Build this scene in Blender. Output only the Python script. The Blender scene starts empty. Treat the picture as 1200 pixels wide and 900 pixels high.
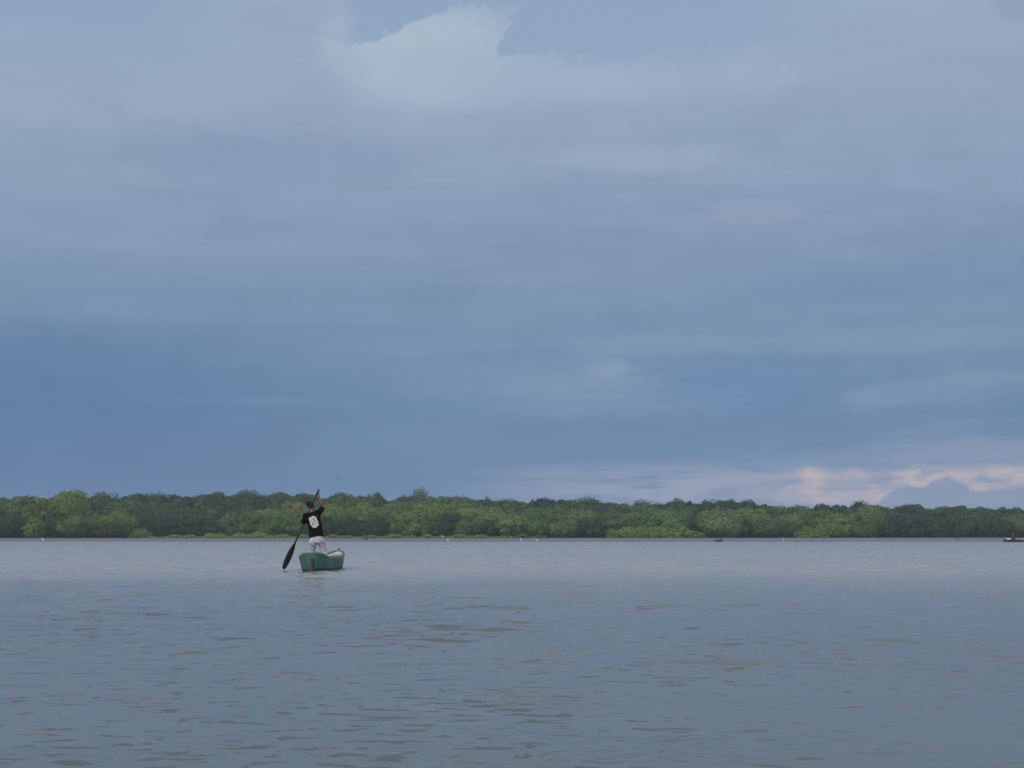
import bpy, bmesh, math, random
import numpy as np
from mathutils import Vector, Matrix
from mathutils.bvhtree import BVHTree

S = bpy.context.scene
C = S.collection
R = math.radians
rng = np.random.default_rng(7)
random.seed(7)

# ------------------------------------------------------------------ camera
CAM_H, FPX, HOR = 0.87, 1800.0, 628.3
PITCH = math.atan((HOR - 450) / FPX)
cam = bpy.data.objects.new('camera', bpy.data.cameras.new('camera'))
C.objects.link(cam)
cam.location = (0, 0, CAM_H)
cam.rotation_euler = (math.pi / 2 + PITCH, 0, 0)
cam.data.sensor_width = 36
cam.data.lens = FPX / 1200 * 36
cam.data.clip_start = 0.1
cam.data.clip_end = 20000
S.camera = cam
CP, SP = math.cos(PITCH), math.sin(PITCH)


def ray(px, py):
    dx, dz = (px - 600) / FPX, -(py - 450) / FPX
    return Vector((dx, CP - dz * SP, SP + dz * CP))


def P(px, py, Y):
    """World point at depth Y (metres along +Y) seen at photo pixel px, py."""
    d = ray(px, py)
    return Vector((0, 0, CAM_H)) + d * (Y / d.y)


def azel(px, py):
    d = ray(px, py).normalized()
    return math.degrees(math.atan2(d.x, d.y)), math.degrees(math.asin(d.z))


def lin(r, g, b):
    f = lambda c: (c / 255 / 12.92) if c / 255 <= 0.04045 else ((c / 255 + 0.055) / 1.055) ** 2.4
    return (f(r), f(g), f(b))


# ------------------------------------------------------------------ tagging / linking
def tag(o, label=None, cat=None, group=None, kind=None):
    if label: o['label'] = label
    if cat: o['category'] = cat
    if group: o['group'] = group
    if kind: o['kind'] = kind
    return o


def empty(name, loc, rz=0.0):
    o = bpy.data.objects.new(name, None)
    o.empty_display_size = 0.2
    C.objects.link(o)
    o.location = loc
    o.rotation_euler = (0, 0, rz)
    return o


def link(name, me, mat, parent=None):
    o = bpy.data.objects.new(name, me)
    C.objects.link(o)
    if mat is not None and len(me.materials) == 0:
        me.materials.append(mat)
    if parent is not None:
        o.parent = parent
    return o


def mesh_np(name, verts, quads=None, tris=None, smooth=False):
    me = bpy.data.meshes.new(name)
    verts = np.asarray(verts, dtype=np.float32)
    nq = 0 if quads is None else len(quads)
    nt = 0 if tris is None else len(tris)
    me.vertices.add(len(verts))
    me.vertices.foreach_set('co', verts.ravel())
    me.loops.add(nq * 4 + nt * 3)
    me.polygons.add(nq + nt)
    li, st, ct = [], [], []
    if nq:
        li.append(np.asarray(quads, dtype=np.int32).ravel())
        st.append(np.arange(nq, dtype=np.int32) * 4)
    if nt:
        li.append(np.asarray(tris, dtype=np.int32).ravel())
        st.append(nq * 4 + np.arange(nt, dtype=np.int32) * 3)
    me.loops.foreach_set('vertex_index', np.concatenate(li))
    me.polygons.foreach_set('loop_start', np.concatenate(st))
    me.update(calc_edges=True)
    if smooth:
        me.polygons.foreach_set('use_smooth', np.ones(nq + nt, dtype=bool))
    return me


def bm_mesh(name, bm, smooth=True):
    bmesh.ops.recalc_face_normals(bm, faces=bm.faces[:])
    me = bpy.data.meshes.new(name)
    bm.to_mesh(me)
    bm.free()
    if smooth:
        me.polygons.foreach_set('use_smooth', np.ones(len(me.polygons), dtype=bool))
    return me


# ------------------------------------------------------------------ materials
def nodes_of(mat):
    mat.use_nodes = True
    nt = mat.node_tree
    nt.nodes.clear()
    out = nt.nodes.new('ShaderNodeOutputMaterial')
    return nt, out


def N(nt, t, **kw):
    n = nt.nodes.new(t)
    for k, v in kw.items():
        setattr(n, k, v)
    return n


def simple_mat(name, col, rough=0.6, col2=None, scale=8.0, bump=0.0, bscale=30.0, spec=0.5, metal=0.0, detail=5.0, stretch=None):
    m = bpy.data.materials.new(name)
    nt, out = nodes_of(m)
    b = N(nt, 'ShaderNodeBsdfPrincipled')
    nt.links.new(b.outputs[0], out.inputs[0])
    b.inputs['Roughness'].default_value = rough
    b.inputs['Metallic'].default_value = metal
    b.inputs['Specular IOR Level'].default_value = spec
    tc = N(nt, 'ShaderNodeTexCoord')
    src = tc.outputs['Object']
    if stretch:
        mp = N(nt, 'ShaderNodeMapping')
        mp.inputs['Scale'].default_value = stretch
        nt.links.new(src, mp.inputs[0])
        src = mp.outputs[0]
    no = N(nt, 'ShaderNodeTexNoise')
    no.inputs['Scale'].default_value = scale
    no.inputs['Detail'].default_value = detail
    no.inputs['Roughness'].default_value = 0.65
    nt.links.new(src, no.inputs['Vector'])
    rp = N(nt, 'ShaderNodeValToRGB')
    rp.color_ramp.elements[0].position = 0.36
    rp.color_ramp.elements[1].position = 0.66
    c2 = col2 if col2 else tuple(c * 0.72 for c in col)
    rp.color_ramp.elements[0].color = (*c2, 1)
    rp.color_ramp.elements[1].color = (*col, 1)
    nt.links.new(no.outputs['Fac'], rp.inputs[0])
    nt.links.new(rp.outputs[0], b.inputs['Base Color'])
    if bump:
        n2 = N(nt, 'ShaderNodeTexNoise')
        n2.inputs['Scale'].default_value = bscale
        n2.inputs['Detail'].default_value = 3
        nt.links.new(tc.outputs['Object'], n2.inputs['Vector'])
        bp = N(nt, 'ShaderNodeBump')
        bp.inputs['Strength'].default_value = bump
        bp.inputs['Distance'].default_value = 0.02
        nt.links.new(n2.outputs['Fac'], bp.inputs['Height'])
        nt.links.new(bp.outputs[0], b.inputs['Normal'])
    return m


def leaf_mat(name, own_tint=None):
    """Leaves: colour from the tree's own tint (object colour), varied per leaf by a face attribute."""
    m = bpy.data.materials.new(name)
    nt, out = nodes_of(m)
    at = N(nt, 'ShaderNodeAttribute')
    at.attribute_name = 'leaf'
    if own_tint is None:
        oi = N(nt, 'ShaderNodeObjectInfo')
        base = oi.outputs['Color']
    else:
        a2 = N(nt, 'ShaderNodeAttribute')
        a2.attribute_name = 'tint'
        base = a2.outputs['Color']
    hs = N(nt, 'ShaderNodeHueSaturation')
    mr = N(nt, 'ShaderNodeMapRange')
    mr.inputs['To Min'].default_value = 0.66
    mr.inputs['To Max'].default_value = 1.34
    nt.links.new(at.outputs['Fac'], mr.inputs['Value'])
    nt.links.new(mr.outputs[0], hs.inputs['Value'])
    mh = N(nt, 'ShaderNodeMapRange')
    mh.inputs['To Min'].default_value = 0.512
    mh.inputs['To Max'].default_value = 0.485
    nt.links.new(at.outputs['Fac'], mh.inputs['Value'])
    nt.links.new(mh.outputs[0], hs.inputs['Hue'])
    nt.links.new(base, hs.inputs['Color'])
    d = N(nt, 'ShaderNodeBsdfPrincipled')
    d.inputs['Roughness'].default_value = 0.55
    d.inputs['Specular IOR Level'].default_value = 0.25
    t = N(nt, 'ShaderNodeBsdfTranslucent')
    nt.links.new(hs.outputs[0], d.inputs['Base Color'])
    nt.links.new(hs.outputs[0], t.inputs['Color'])
    mx = N(nt, 'ShaderNodeMixShader')
    mx.inputs[0].default_value = 0.22
    nt.links.new(d.outputs[0], mx.inputs[1])
    nt.links.new(t.outputs[0], mx.inputs[2])
    nt.links.new(mx.outputs[0], out.inputs[0])
    return m


M = {}
M['leaf'] = leaf_mat('mangrove leaves')
M['leaf_mass'] = leaf_mat('mangrove leaves far', True)
M['bark'] = simple_mat('grey mangrove bark', (0.15, 0.135, 0.11), 0.9, (0.07, 0.06, 0.05), 3, 0.4, 12)
M['hull'] = simple_mat('sea green boat paint', (0.062, 0.158, 0.132), 0.55, (0.030, 0.092, 0.078), 4, 0.3, 9, 0.3, stretch=(1, 1, 0.35), detail=8)
_nt = M['hull'].node_tree
_b = [n for n in _nt.nodes if n.type == 'BSDF_PRINCIPLED'][0]
_c = _b.inputs['Base Color'].links[0].from_socket
_tc = [n for n in _nt.nodes if n.type == 'TEX_COORD'][0]
for _sc, _lo, _hi, _col, _am, _st in ((7, .58, .70, (0.26, 0.30, 0.26), .55, (1, 1, 1)), (3, .56, .72, (0.07, 0.065, 0.045), .6, (2.2, 2.2, .25)), (22, .64, .72, (0.33, 0.34, 0.30), .5, (.5, .5, 2))):
    _mp = N(_nt, 'ShaderNodeMapping'); _mp.inputs['Scale'].default_value = _st; _mp.inputs['Location'].default_value = (_sc, 1.7 * _sc, 0)
    _nt.links.new(_tc.outputs['Object'], _mp.inputs[0])
    _n = N(_nt, 'ShaderNodeTexNoise'); _n.inputs['Scale'].default_value = _sc; _n.inputs['Detail'].default_value = 6; _n.inputs['Roughness'].default_value = .7
    _nt.links.new(_mp.outputs[0], _n.inputs['Vector'])
    _m = N(_nt, 'ShaderNodeMapRange'); _m.inputs['From Min'].default_value = _lo; _m.inputs['From Max'].default_value = _hi; _m.inputs['To Max'].default_value = _am
    _nt.links.new(_n.outputs['Fac'], _m.inputs['Value'])
    _x = N(_nt, 'ShaderNodeMix'); _x.data_type = 'RGBA'; _x.inputs[7].default_value = (*_col, 1)
    _nt.links.new(_m.outputs[0], _x.inputs[0]); _nt.links.new(_c, _x.inputs[6])
    _c = _x.outputs[2]
_sp = N(_nt, 'ShaderNodeSeparateXYZ'); _nt.links.new(_tc.outputs['Object'], _sp.inputs[0])
_n = N(_nt, 'ShaderNodeTexNoise'); _n.inputs['Scale'].default_value = 6; _nt.links.new(_tc.outputs['Object'], _n.inputs['Vector'])
_z = N(_nt, 'ShaderNodeMath'); _z.operation = 'MULTIPLY_ADD'; _z.inputs[1].default_value = -0.10
_nt.links.new(_n.outputs['Fac'], _z.inputs[0]); _nt.links.new(_sp.outputs[2], _z.inputs[2])
_m = N(_nt, 'ShaderNodeMapRange'); _m.inputs['From Min'].default_value = 0.035; _m.inputs['From Max'].default_value = -0.005; _m.inputs['To Max'].default_value = 0.8
_nt.links.new(_z.outputs[0], _m.inputs['Value'])
_x = N(_nt, 'ShaderNodeMix'); _x.data_type = 'RGBA'; _x.inputs[7].default_value = (0.016, 0.036, 0.028, 1)
_nt.links.new(_m.outputs[0], _x.inputs[0]); _nt.links.new(_c, _x.inputs[6])
_c = _x.outputs[2]
_nt.links.new(_c, _b.inputs['Base Color'])
M['rail'] = simple_mat('worn green rail paint', (0.20, 0.33, 0.25), 0.6, (0.09, 0.18, 0.12), 9)
M['rail_brown'] = simple_mat('weathered brown rail', (0.12, 0.085, 0.065), 0.7, (0.07, 0.055, 0.045), 9)
M['liner'] = simple_mat('cream painted boat inside', (0.62, 0.57, 0.50), 0.6, (0.42, 0.37, 0.32), 6, 0.2, 12)
M['post_pale'] = simple_mat('pale scuffed stern post', (0.10, 0.12, 0.09), 0.7, (0.05, 0.10, 0.075), 14)
M['post_shade'] = simple_mat('painted post shade', (0.016, 0.026, 0.022), 0.6)  # dark colour standing in for shade on the post's right side
M['wood_dark'] = simple_mat('dark paddle wood', (0.022, 0.017, 0.015), 0.6, (0.012, 0.010, 0.009), 10, spec=0.2, stretch=(1, 1, 0.2))
M['blade'] = simple_mat('black green paddle paint', (0.006, 0.014, 0.012), 0.7, (0.004, 0.008, 0.007), 9, spec=0.15)
M['skin'] = simple_mat('brown skin', (0.115, 0.062, 0.046), 0.5, (0.09, 0.048, 0.036), 12)
M['eye'] = simple_mat('eye white', (0.7, 0.68, 0.65), 0.3)
M['hair'] = simple_mat('short black hair', (0.012, 0.01, 0.009), 0.7)
M['shirt'] = simple_mat('black cotton', (0.009, 0.0075, 0.0105), 0.9, (0.005, 0.0045, 0.006), 7, 0.9, 13, 0.05)
M['print'] = simple_mat('white shirt print', (0.60, 0.60, 0.62), 0.7, (0.42, 0.42, 0.44), 40)
M['trouser'] = simple_mat('pale lilac grey cotton', (0.52, 0.50, 0.60), 0.85, (0.38, 0.37, 0.47), 9, 1.0, 11, 0.2)
M['cap'] = simple_mat('black cap cloth', (0.006, 0.006, 0.007), 0.85, (0.010, 0.010, 0.011), 20, spec=0.05)
M['net'] = simple_mat('grey white net', (0.45, 0.43, 0.40), 0.9, (0.16, 0.15, 0.14), 26, 1.0, 40)
M['white'] = simple_mat('white feathers', (0.8, 0.8, 0.78), 0.7)
M['beak'] = simple_mat('yellow beak', (0.5, 0.32, 0.05), 0.5)
M['drift'] = simple_mat('wet driftwood', (0.035, 0.031, 0.03), 0.6, (0.02, 0.018, 0.018), 8)
M['dark_hull'] = simple_mat('black tarred hull', (0.014, 0.014, 0.015), 0.5, (0.03, 0.028, 0.026), 3)
M['sack'] = simple_mat('off white sacking', (0.62, 0.6, 0.54), 0.85, (0.45, 0.43, 0.4), 9)
M['teal'] = simple_mat('teal boat paint', (0.02, 0.15, 0.18), 0.45, (0.015, 0.10, 0.12), 6)
M['bird'] = simple_mat('dark bird feathers', (0.03, 0.03, 0.033), 0.8)
M['cloth_dark'] = simple_mat('dark blue grey cloth', (0.02, 0.025, 0.034), 0.85)
M['cloth_pale'] = simple_mat('pale grey blue cloth', (0.22, 0.26, 0.32), 0.85)

# ------------------------------------------------------------------ world sky
W = bpy.data.worlds.new('World')
S.world = W
W.use_nodes = True
wt = W.node_tree
wt.nodes.clear()
SUN_EL, SUN_AZ = 34.0, 208.0        # degrees; azimuth clockwise from +Y: behind the camera, to the left
STR = 0.1


class G:
    """Tiny helper for node arithmetic."""
    def __init__(s, nt): s.nt = nt
    def lk(s, v, sock):
        if isinstance(v, (int, float)): sock.default_value = v
        elif isinstance(v, tuple): sock.default_value = v if len(v) == 4 or len(sock.default_value) == 3 else (*v, 1)
        else: s.nt.links.new(v, sock)
    def m(s, op, a, b=0.0, c=0.0, clamp=False):
        n = s.nt.nodes.new('ShaderNodeMath'); n.operation = op; n.use_clamp = clamp
        s.lk(a, n.inputs[0]); s.lk(b, n.inputs[1]); s.lk(c, n.inputs[2])
        return n.outputs[0]
    def mr(s, v, a, b, c=0.0, d=1.0, smooth=True):
        n = s.nt.nodes.new('ShaderNodeMapRange')
        n.interpolation_type = 'SMOOTHSTEP' if smooth else 'LINEAR'
        s.lk(v, n.inputs['Value'])
        for k, x in (('From Min', a), ('From Max', b), ('To Min', c), ('To Max', d)): s.lk(x, n.inputs[k])
        return n.outputs[0]
    def mix(s, f, a, b, blend='MIX'):
        n = s.nt.nodes.new('ShaderNodeMix'); n.data_type = 'RGBA'; n.blend_type = blend
        s.lk(f, n.inputs[0]); s.lk(a, n.inputs[6]); s.lk(b, n.inputs[7])
        return n.outputs[2]
    def noise(s, vec, scale, detail=4.0, rough=0.55, dist=0.0):
        n = s.nt.nodes.new('ShaderNodeTexNoise')
        s.lk(vec, n.inputs['Vector'])
        n.inputs['Scale'].default_value = scale; n.inputs['Detail'].default_value = detail
        n.inputs['Roughness'].default_value = rough; n.inputs['Distortion'].default_value = dist
        return n.outputs['Fac']
    def xyz(s, x, y, z):
        n = s.nt.nodes.new('ShaderNodeCombineXYZ')
        s.lk(x, n.inputs[0]); s.lk(y, n.inputs[1]); s.lk(z, n.inputs[2])
        return n.outputs[0]
    def curve(s, v, pts, lo, hi, handle='AUTO'):
        """pts: (v, value) with v in lo..hi and value in 0..1"""
        n = s.nt.nodes.new('ShaderNodeFloatCurve')
        cu = n.mapping.curves[0]
        q = [((a - lo) / (hi - lo), b) for a, b in pts]
        cu.points[0].location = q[0]; cu.points[1].location = q[-1]
        for a, b in q[1:-1]: cu.points.new(a, b)
        for p in cu.points: p.handle_type = handle
        n.mapping.update()
        s.lk(s.mr(v, lo, hi, 0, 1, False), n.inputs['Value'])
        return n.outputs[0]
    def ramp(s, v, stops):
        n = s.nt.nodes.new('ShaderNodeValToRGB')
        r = n.color_ramp
        r.elements[0].position, r.elements[0].color = stops[0][0], (*stops[0][1], 1)
        r.elements[1].position, r.elements[1].color = stops[-1][0], (*stops[-1][1], 1)
        for p, c in stops[1:-1]:
            e = r.elements.new(p); e.color = (*c, 1)
        s.lk(v, n.inputs[0])
        return n.outputs[0]


g = G(wt)
tcw = wt.nodes.new('ShaderNodeTexCoord')
sep = wt.nodes.new('ShaderNodeSeparateXYZ')
wt.links.new(tcw.outputs['Generated'], sep.inputs[0])
dx, dy, dz = sep.outputs
AZ = g.m('MULTIPLY', g.m('ARCTAN2', dx, dy), 180 / math.pi)
EL = g.m('MULTIPLY', g.m('ARCSINE', dz), 180 / math.pi)
V = g.xyz(AZ, EL, 0.0)
sky = wt.nodes.new('ShaderNodeTexSky')
sky.sky_type = 'NISHITA'
sky.sun_disc = False
sky.sun_elevation = R(SUN_EL)
sky.sun_rotation = R(SUN_AZ)
sky.air_density = 1.0
sky.dust_density = 1.5

# direction noise fields (degrees), stretched sideways for layered stratus
st = g.noise(g.xyz(g.m('MULTIPLY', AZ, 0.11), g.m('MULTIPLY', EL, 0.9), 3.1), 1.0, 6, 0.62, 0.6)
st2 = g.noise(g.xyz(g.m('MULTIPLY', AZ, 0.06), g.m('MULTIPLY', EL, 0.22), 11.0), 1.0, 4, 0.5, 0.8)
puff = g.noise(g.xyz(g.m('MULTIPLY', AZ, 0.32), g.m('MULTIPLY', EL, 0.5), 5.0), 1.0, 7, 0.6, 0.3)
puff2 = g.noise(g.xyz(g.m('MULTIPLY', AZ, 0.9), g.m('MULTIPLY', EL, 1.3), 8.0), 1.0, 5, 0.6, 0.2)


def el_of(py): return azel(600, py)[1]


# main deck colour against elevation (0..90 deg -> 0..1)
deck_stops = []
for py, c in ((628, (108, 137, 171)), (560, (106, 135, 170)), (500, (107, 136, 169)), (430, (113, 142, 172)), (360, (121, 147, 176)), (290, (131, 152, 180)),
              (200, (140, 160, 186)), (110, (148, 166, 191)), (50, (150, 169, 193)), (0, (150, 170, 194))):
    deck_stops.append((max(0.0, el_of(py)) / 90, lin(*c)))
deck_stops += [(0.27, (0.44, 0.52, 0.67)), (0.40, (0.64, 0.71, 0.84)), (1.0, (0.88, 0.93, 1.02))]
# the deck's height waves up and down with the streak noise
ELw = g.m('ADD', EL, g.m('MULTIPLY', g.m('SUBTRACT', st2, 0.5), 6.0))
ELw = g.m('ADD', ELw, g.m('MULTIPLY', g.m('SUBTRACT', st, 0.5), g.mr(EL, 0, 12, 3.0, 2.0)))
deck = g.ramp(g.m('DIVIDE', g.m('MAXIMUM', ELw, 0.0), 90.0), deck_stops)
# darker rain cloud low on the left, paler veil low on the right
left_dark = g.m('MULTIPLY', g.mr(AZ, 2, -20), g.mr(EL, 9.5, 4.5))
deck = g.mix(g.m('MULTIPLY', left_dark, 0.75), deck, lin(92, 122, 162))
right_pale = g.m('MULTIPLY', g.mr(AZ, -2, 12), g.mr(EL, 4.6, 0.6))
deck = g.mix(g.m('MULTIPLY', right_pale, 0.75), deck, lin(127, 151, 179))
# soft mottling
mot = g.m('ADD', 1.0, g.m('ADD', g.m('MULTIPLY', g.m('SUBTRACT', puff, 0.5), 0.17), g.m('MULTIPLY', g.m('SUBTRACT', st, 0.5), 0.13)))
deck = g.mix(1.0, deck, g.xyz(mot, mot, mot), 'MULTIPLY')

# faint wisps across the middle right
wn = g.noise(g.xyz(g.m('MULTIPLY', AZ, 0.13), g.m('MULTIPLY', EL, 0.62), 41.0), 1.0, 7, 0.55, 0.5)
wsp = g.m('MULTIPLY', g.mr(wn, 0.46, 0.64), g.m('MULTIPLY', g.mr(AZ, -6, 3), g.m('MULTIPLY', g.mr(EL, 2.8, 4.5), g.mr(EL, 9.5, 6.5))))
deck = g.mix(g.m('MULTIPLY', wsp, 0.42), deck, lin(136, 157, 184))
# single soft patches of paler and darker cloud
for px, py, rx, ry, c, am in ((755, 187, 120, 15, (158, 171, 195), .6), (880, 248, 70, 15, (150, 163, 189), .55), (712, 433, 34, 11, (142, 160, 188), .75), (600, 445, 150, 24, (124, 150, 179), .5), (862, 455, 85, 30, (104, 136, 178), .6),
                              (60, 445, 260, 52, (94, 124, 162), .4), (210, 118, 70, 20, (158, 174, 198), .4), (30, 122, 70, 22, (157, 172, 196), .45), (1195, 0, 30, 22, (130, 148, 174), .45), (1090, 330, 200, 26, (113, 141, 176), .45),
                              (330, 185, 190, 28, (133, 152, 181), .5), (480, 40, 90, 30, (163, 178, 199), .35), (1010, 400, 190, 16, (131, 153, 181), .55), (760, 400, 120, 8, (131, 153, 181), .5), (420, 345, 300, 14, (114, 142, 172), .45), (300, 470, 140, 5, (112, 141, 172), .5)):
    a, e = azel(px, py)
    ra, re_ = rx * 0.0318, ry * 0.0318
    d2 = g.m('ADD', g.m('POWER', g.m('ABSOLUTE', g.m('DIVIDE', g.m('SUBTRACT', AZ, a), ra)), 2.0), g.m('POWER', g.m('ABSOLUTE', g.m('DIVIDE', g.m('SUBTRACT', EL, e), re_)), 2.0))
    d2 = g.m('ADD', d2, g.m('ADD', g.m('MULTIPLY', g.m('SUBTRACT', puff2, 0.5), 2.2), g.m('MULTIPLY', g.m('SUBTRACT', puff, 0.5), 1.6)))
    deck = g.mix(g.m('MULTIPLY', g.mr(d2, 1.7, -0.2), am), deck, lin(*c))
# clear gap with a cumulus top below it; its head leans over to the right, so the outline is sheared
E0 = azel(600, 3)[1]
SH = 0.85
U = g.m('ADD', AZ, g.m('MULTIPLY', g.m('SUBTRACT', E0, EL), SH))
pts = []
for px, py in ((-200, 60), (330, 60), (400, 52), (424, 47), (450, 42), (490, 24), (520, 11), (548, 3), (575, 5), (598, 10), (604, 16), (598, 30), (586, 50), (580, 60), (596, 66), (625, 60), (650, 66), (690, 71), (740, 68), (790, 64),
               (835, 72), (860, 64), (880, 52), (908, 50), (935, 62), (1000, 60), (1500, 60)):
    a, e = azel(px, py)
    a = a + SH * (E0 - e)
    if not pts or a > pts[-1][0] + 0.02: pts.append((a, e / 30))
bil1 = g.m('ABSOLUTE', g.m('SUBTRACT', g.noise(g.xyz(g.m('MULTIPLY', AZ, 1.1), g.m('MULTIPLY', EL, 1.1), 51.0), 1.0, 1, 0.4), 0.5))
bil2 = g.m('ABSOLUTE', g.m('SUBTRACT', g.noise(g.xyz(g.m('MULTIPLY', AZ, 2.3), g.m('MULTIPLY', EL, 2.3), 57.0), 1.0, 1, 0.4), 0.5))
bil = g.m('SUBTRACT', g.m('ADD', g.m('MULTIPLY', bil1, 4.0), g.m('MULTIPLY', bil2, 1.5)), 0.50)
U = g.m('ADD', U, g.m('MULTIPLY', bil, -0.12))
edge = g.m('MULTIPLY', g.curve(U, pts, -30, 30, 'VECTOR'), 30.0)
puff3 = g.noise(g.xyz(g.m('MULTIPLY', AZ, 2.2), g.m('MULTIPLY', EL, 2.6), 15.0), 1.0, 5, 0.6, 0.2)
edge_n = g.m('ADD', edge, g.m('ADD', g.m('ADD', g.m('MULTIPLY', bil, 0.42), g.m('MULTIPLY', g.m('SUBTRACT', puff2, 0.5), 0.5)), g.m('MULTIPLY', g.m('SUBTRACT', puff3, 0.5), g.mr(AZ, azel(600, 0)[0], azel(720, 0)[0], 0.30, 0.8))))
below = g.m('SUBTRACT', edge_n, EL)
gap_soft = g.mr(AZ, azel(590, 0)[0], azel(880, 0)[0], 0.22, 1.1)
cloud_m = g.mr(below, g.m('MULTIPLY', gap_soft, -0.6), g.m('MULTIPLY', gap_soft, 0.7))
wob = g.m('ADD', AZ, g.m('ADD', g.m('MULTIPLY', g.m('SUBTRACT', puff2, 0.5), 2.2), g.m('MULTIPLY', g.m('SUBTRACT', puff, 0.5), 3.0)))
veil_l = g.mr(wob, azel(425, 0)[0], azel(392, 0)[0])
veil_r = g.mr(wob, azel(840, 0)[0], azel(1030, 0)[0])
cloud_m = g.m('MAXIMUM', cloud_m, g.m('MAXIMUM', veil_l, veil_r))
front = g.mr(dy, 0.2, 0.5)
gap_fac = g.m('MULTIPLY', g.m('SUBTRACT', 1.0, cloud_m), g.m('MULTIPLY', g.mr(EL, 15, 16), front))
gap_fac = g.m('MULTIPLY', gap_fac, g.mr(EL, 21.5, 27.0, 1.0, 0.0))
for px, py, rx, ry, c, am in ((500, 62, 125, 66, (171, 185, 203), .95), (600, 84, 170, 40, (161, 177, 199), .7), (720, 88, 130, 32, (160, 176, 198), .55), (890, 74, 80, 34, (159, 175, 198), .5)):
    a, e = azel(px, py)
    d2 = g.m('ADD', g.m('POWER', g.m('ABSOLUTE', g.m('DIVIDE', g.m('SUBTRACT', AZ, a), rx * 0.0318)), 2.0), g.m('POWER', g.m('ABSOLUTE', g.m('DIVIDE', g.m('SUBTRACT', EL, e), ry * 0.0318)), 2.0))
    d2 = g.m('ADD', d2, g.m('MULTIPLY', g.m('SUBTRACT', puff2, 0.5), 1.2))
    deck = g.mix(g.m('MULTIPLY', g.mr(d2, 1.5, 0.0), am), deck, lin(*c))
sky_mul = wt.nodes.new('ShaderNodeMix'); sky_mul.data_type = 'RGBA'; sky_mul.blend_type = 'MULTIPLY'
sky_mul.inputs[0].default_value = 1.0
wt.links.new(sky.outputs[0], sky_mul.inputs[6])
SKYG = 0.085
sky_mul.inputs[7].default_value = (SKYG, SKYG, SKYG, 1)     # to the deck's radiance scale
clear = g.mix(0.92, sky_mul.outputs[2], lin(147, 168, 194))
thin = g.m('MULTIPLY', g.m('MULTIPLY', g.mr(AZ, azel(330, 0)[0], azel(120, 0)[0]), g.mr(EL, 15.5, 19)), g.m('MULTIPLY', front, g.mr(EL, 22, 27, 1, 0)))
deck = g.mix(g.m('MULTIPLY', thin, 0.7), deck, lin(141, 164, 191))
colr = g.mix(gap_fac, deck, clear)

# veil of warm cloud low in the distance, to the right
band = g.m('MULTIPLY', g.mr(EL, 0.5, 1.1), g.mr(EL, 2.9, 2.1))
bn = g.noise(g.xyz(g.m('MULTIPLY', AZ, 0.30), g.m('MULTIPLY', EL, 2.6), 21.0), 1.0, 6, 0.6, 0.5)
band = g.m('MULTIPLY', band, g.mr(bn, 0.30, 0.56))
band = g.m('MULTIPLY', band, g.mr(AZ, azel(470, 560)[0], azel(760, 560)[0]))
colr = g.mix(g.m('MULTIPLY', band, 0.6), colr, lin(167, 168, 187))
pb_pts = []
for px, py in ((-400, 640), (870, 640), (900, 600), (912, 578), (922, 560), (932, 550), (950, 549), (975, 552), (1000, 553), (1030, 551), (1060, 548), (1075, 541), (1090, 546), (1120, 548), (1160, 545), (1200, 541), (1400, 538)):
    a, e = azel(px, py)
    pb_pts.append((a, (e + 2) / 10))
pe = g.m('SUBTRACT', g.m('MULTIPLY', g.curve(AZ, pb_pts, -30, 30, 'VECTOR'), 10.0), 2.0)
cn = g.noise(g.xyz(g.m('MULTIPLY', AZ, 0.85), g.m('MULTIPLY', EL, 1.9), 31.0), 1.0, 4, 0.5, 0.2)
pe = g.m('ADD', pe, g.m('MULTIPLY', g.m('SUBTRACT', cn, 0.5), 1.1))
pb = g.m('MULTIPLY', g.mr(g.m('SUBTRACT', pe, EL), -0.15, 0.55), g.mr(EL, 0.7, 1.75))
pb = g.m('MULTIPLY', pb, g.mr(g.m('ADD', g.m('MULTIPLY', cn, 0.6), g.m('MULTIPLY', bn, 0.4)), 0.33, 0.64, 0.35, 1.0))
warm = g.mix(g.mr(g.m('ADD', cn, g.m('MULTIPLY', g.mr(AZ, azel(930, 0)[0], azel(1150, 0)[0]), 0.10)), 0.42, 0.62), lin(167, 166, 183), lin(196, 182, 182))
colr = g.mix(g.m('MULTIPLY', pb, 0.78), colr, warm)
# thin pink strip above it
strip = g.m('MULTIPLY', g.m('MULTIPLY', g.mr(EL, 2.5, 2.85), g.mr(EL, 3.9, 3.2)), g.m('MULTIPLY', g.mr(AZ, azel(850, 540)[0], azel(1150, 540)[0]), g.mr(st, 0.42, 0.62)))
colr = g.mix(g.m('MULTIPLY', strip, 0.4), colr, lin(160, 164, 187))
# far blue cumulus heads in front of it
fb = []
for px, py in ((-400, 640), (600, 640), (625, 585), (636, 572), (650, 584), (700, 588), (730, 576), (760, 584), (800, 586), (838, 572), (852, 566), (868, 582), (905, 586), (950, 588), (1000, 596), (1030, 588), (1042, 575), (1052, 571), (1066, 569), (1078, 571), (1088, 573), (1092, 564), (1097, 559), (1106, 556), (1116, 557), (1122, 561), (1127, 569), (1134, 573), (1150, 573), (1180, 573), (1200, 571), (1400, 568)):
    a, e = azel(px, py)
    fb.append((a, (e + 2) / 10))
fe = g.m('SUBTRACT', g.m('MULTIPLY', g.curve(AZ, fb, -30, 30, 'VECTOR'), 10.0), 2.0)
fe = g.m('ADD', fe, g.m('MULTIPLY', g.m('SUBTRACT', puff3, 0.5), 0.55))
fm = g.m('MULTIPLY', g.mr(g.m('SUBTRACT', fe, EL), -0.09, 0.17), g.mr(AZ, azel(600, 0)[0], azel(1050, 0)[0], 0.45, 0.88))
colr = g.mix(fm, colr, lin(127, 148, 176))

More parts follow.
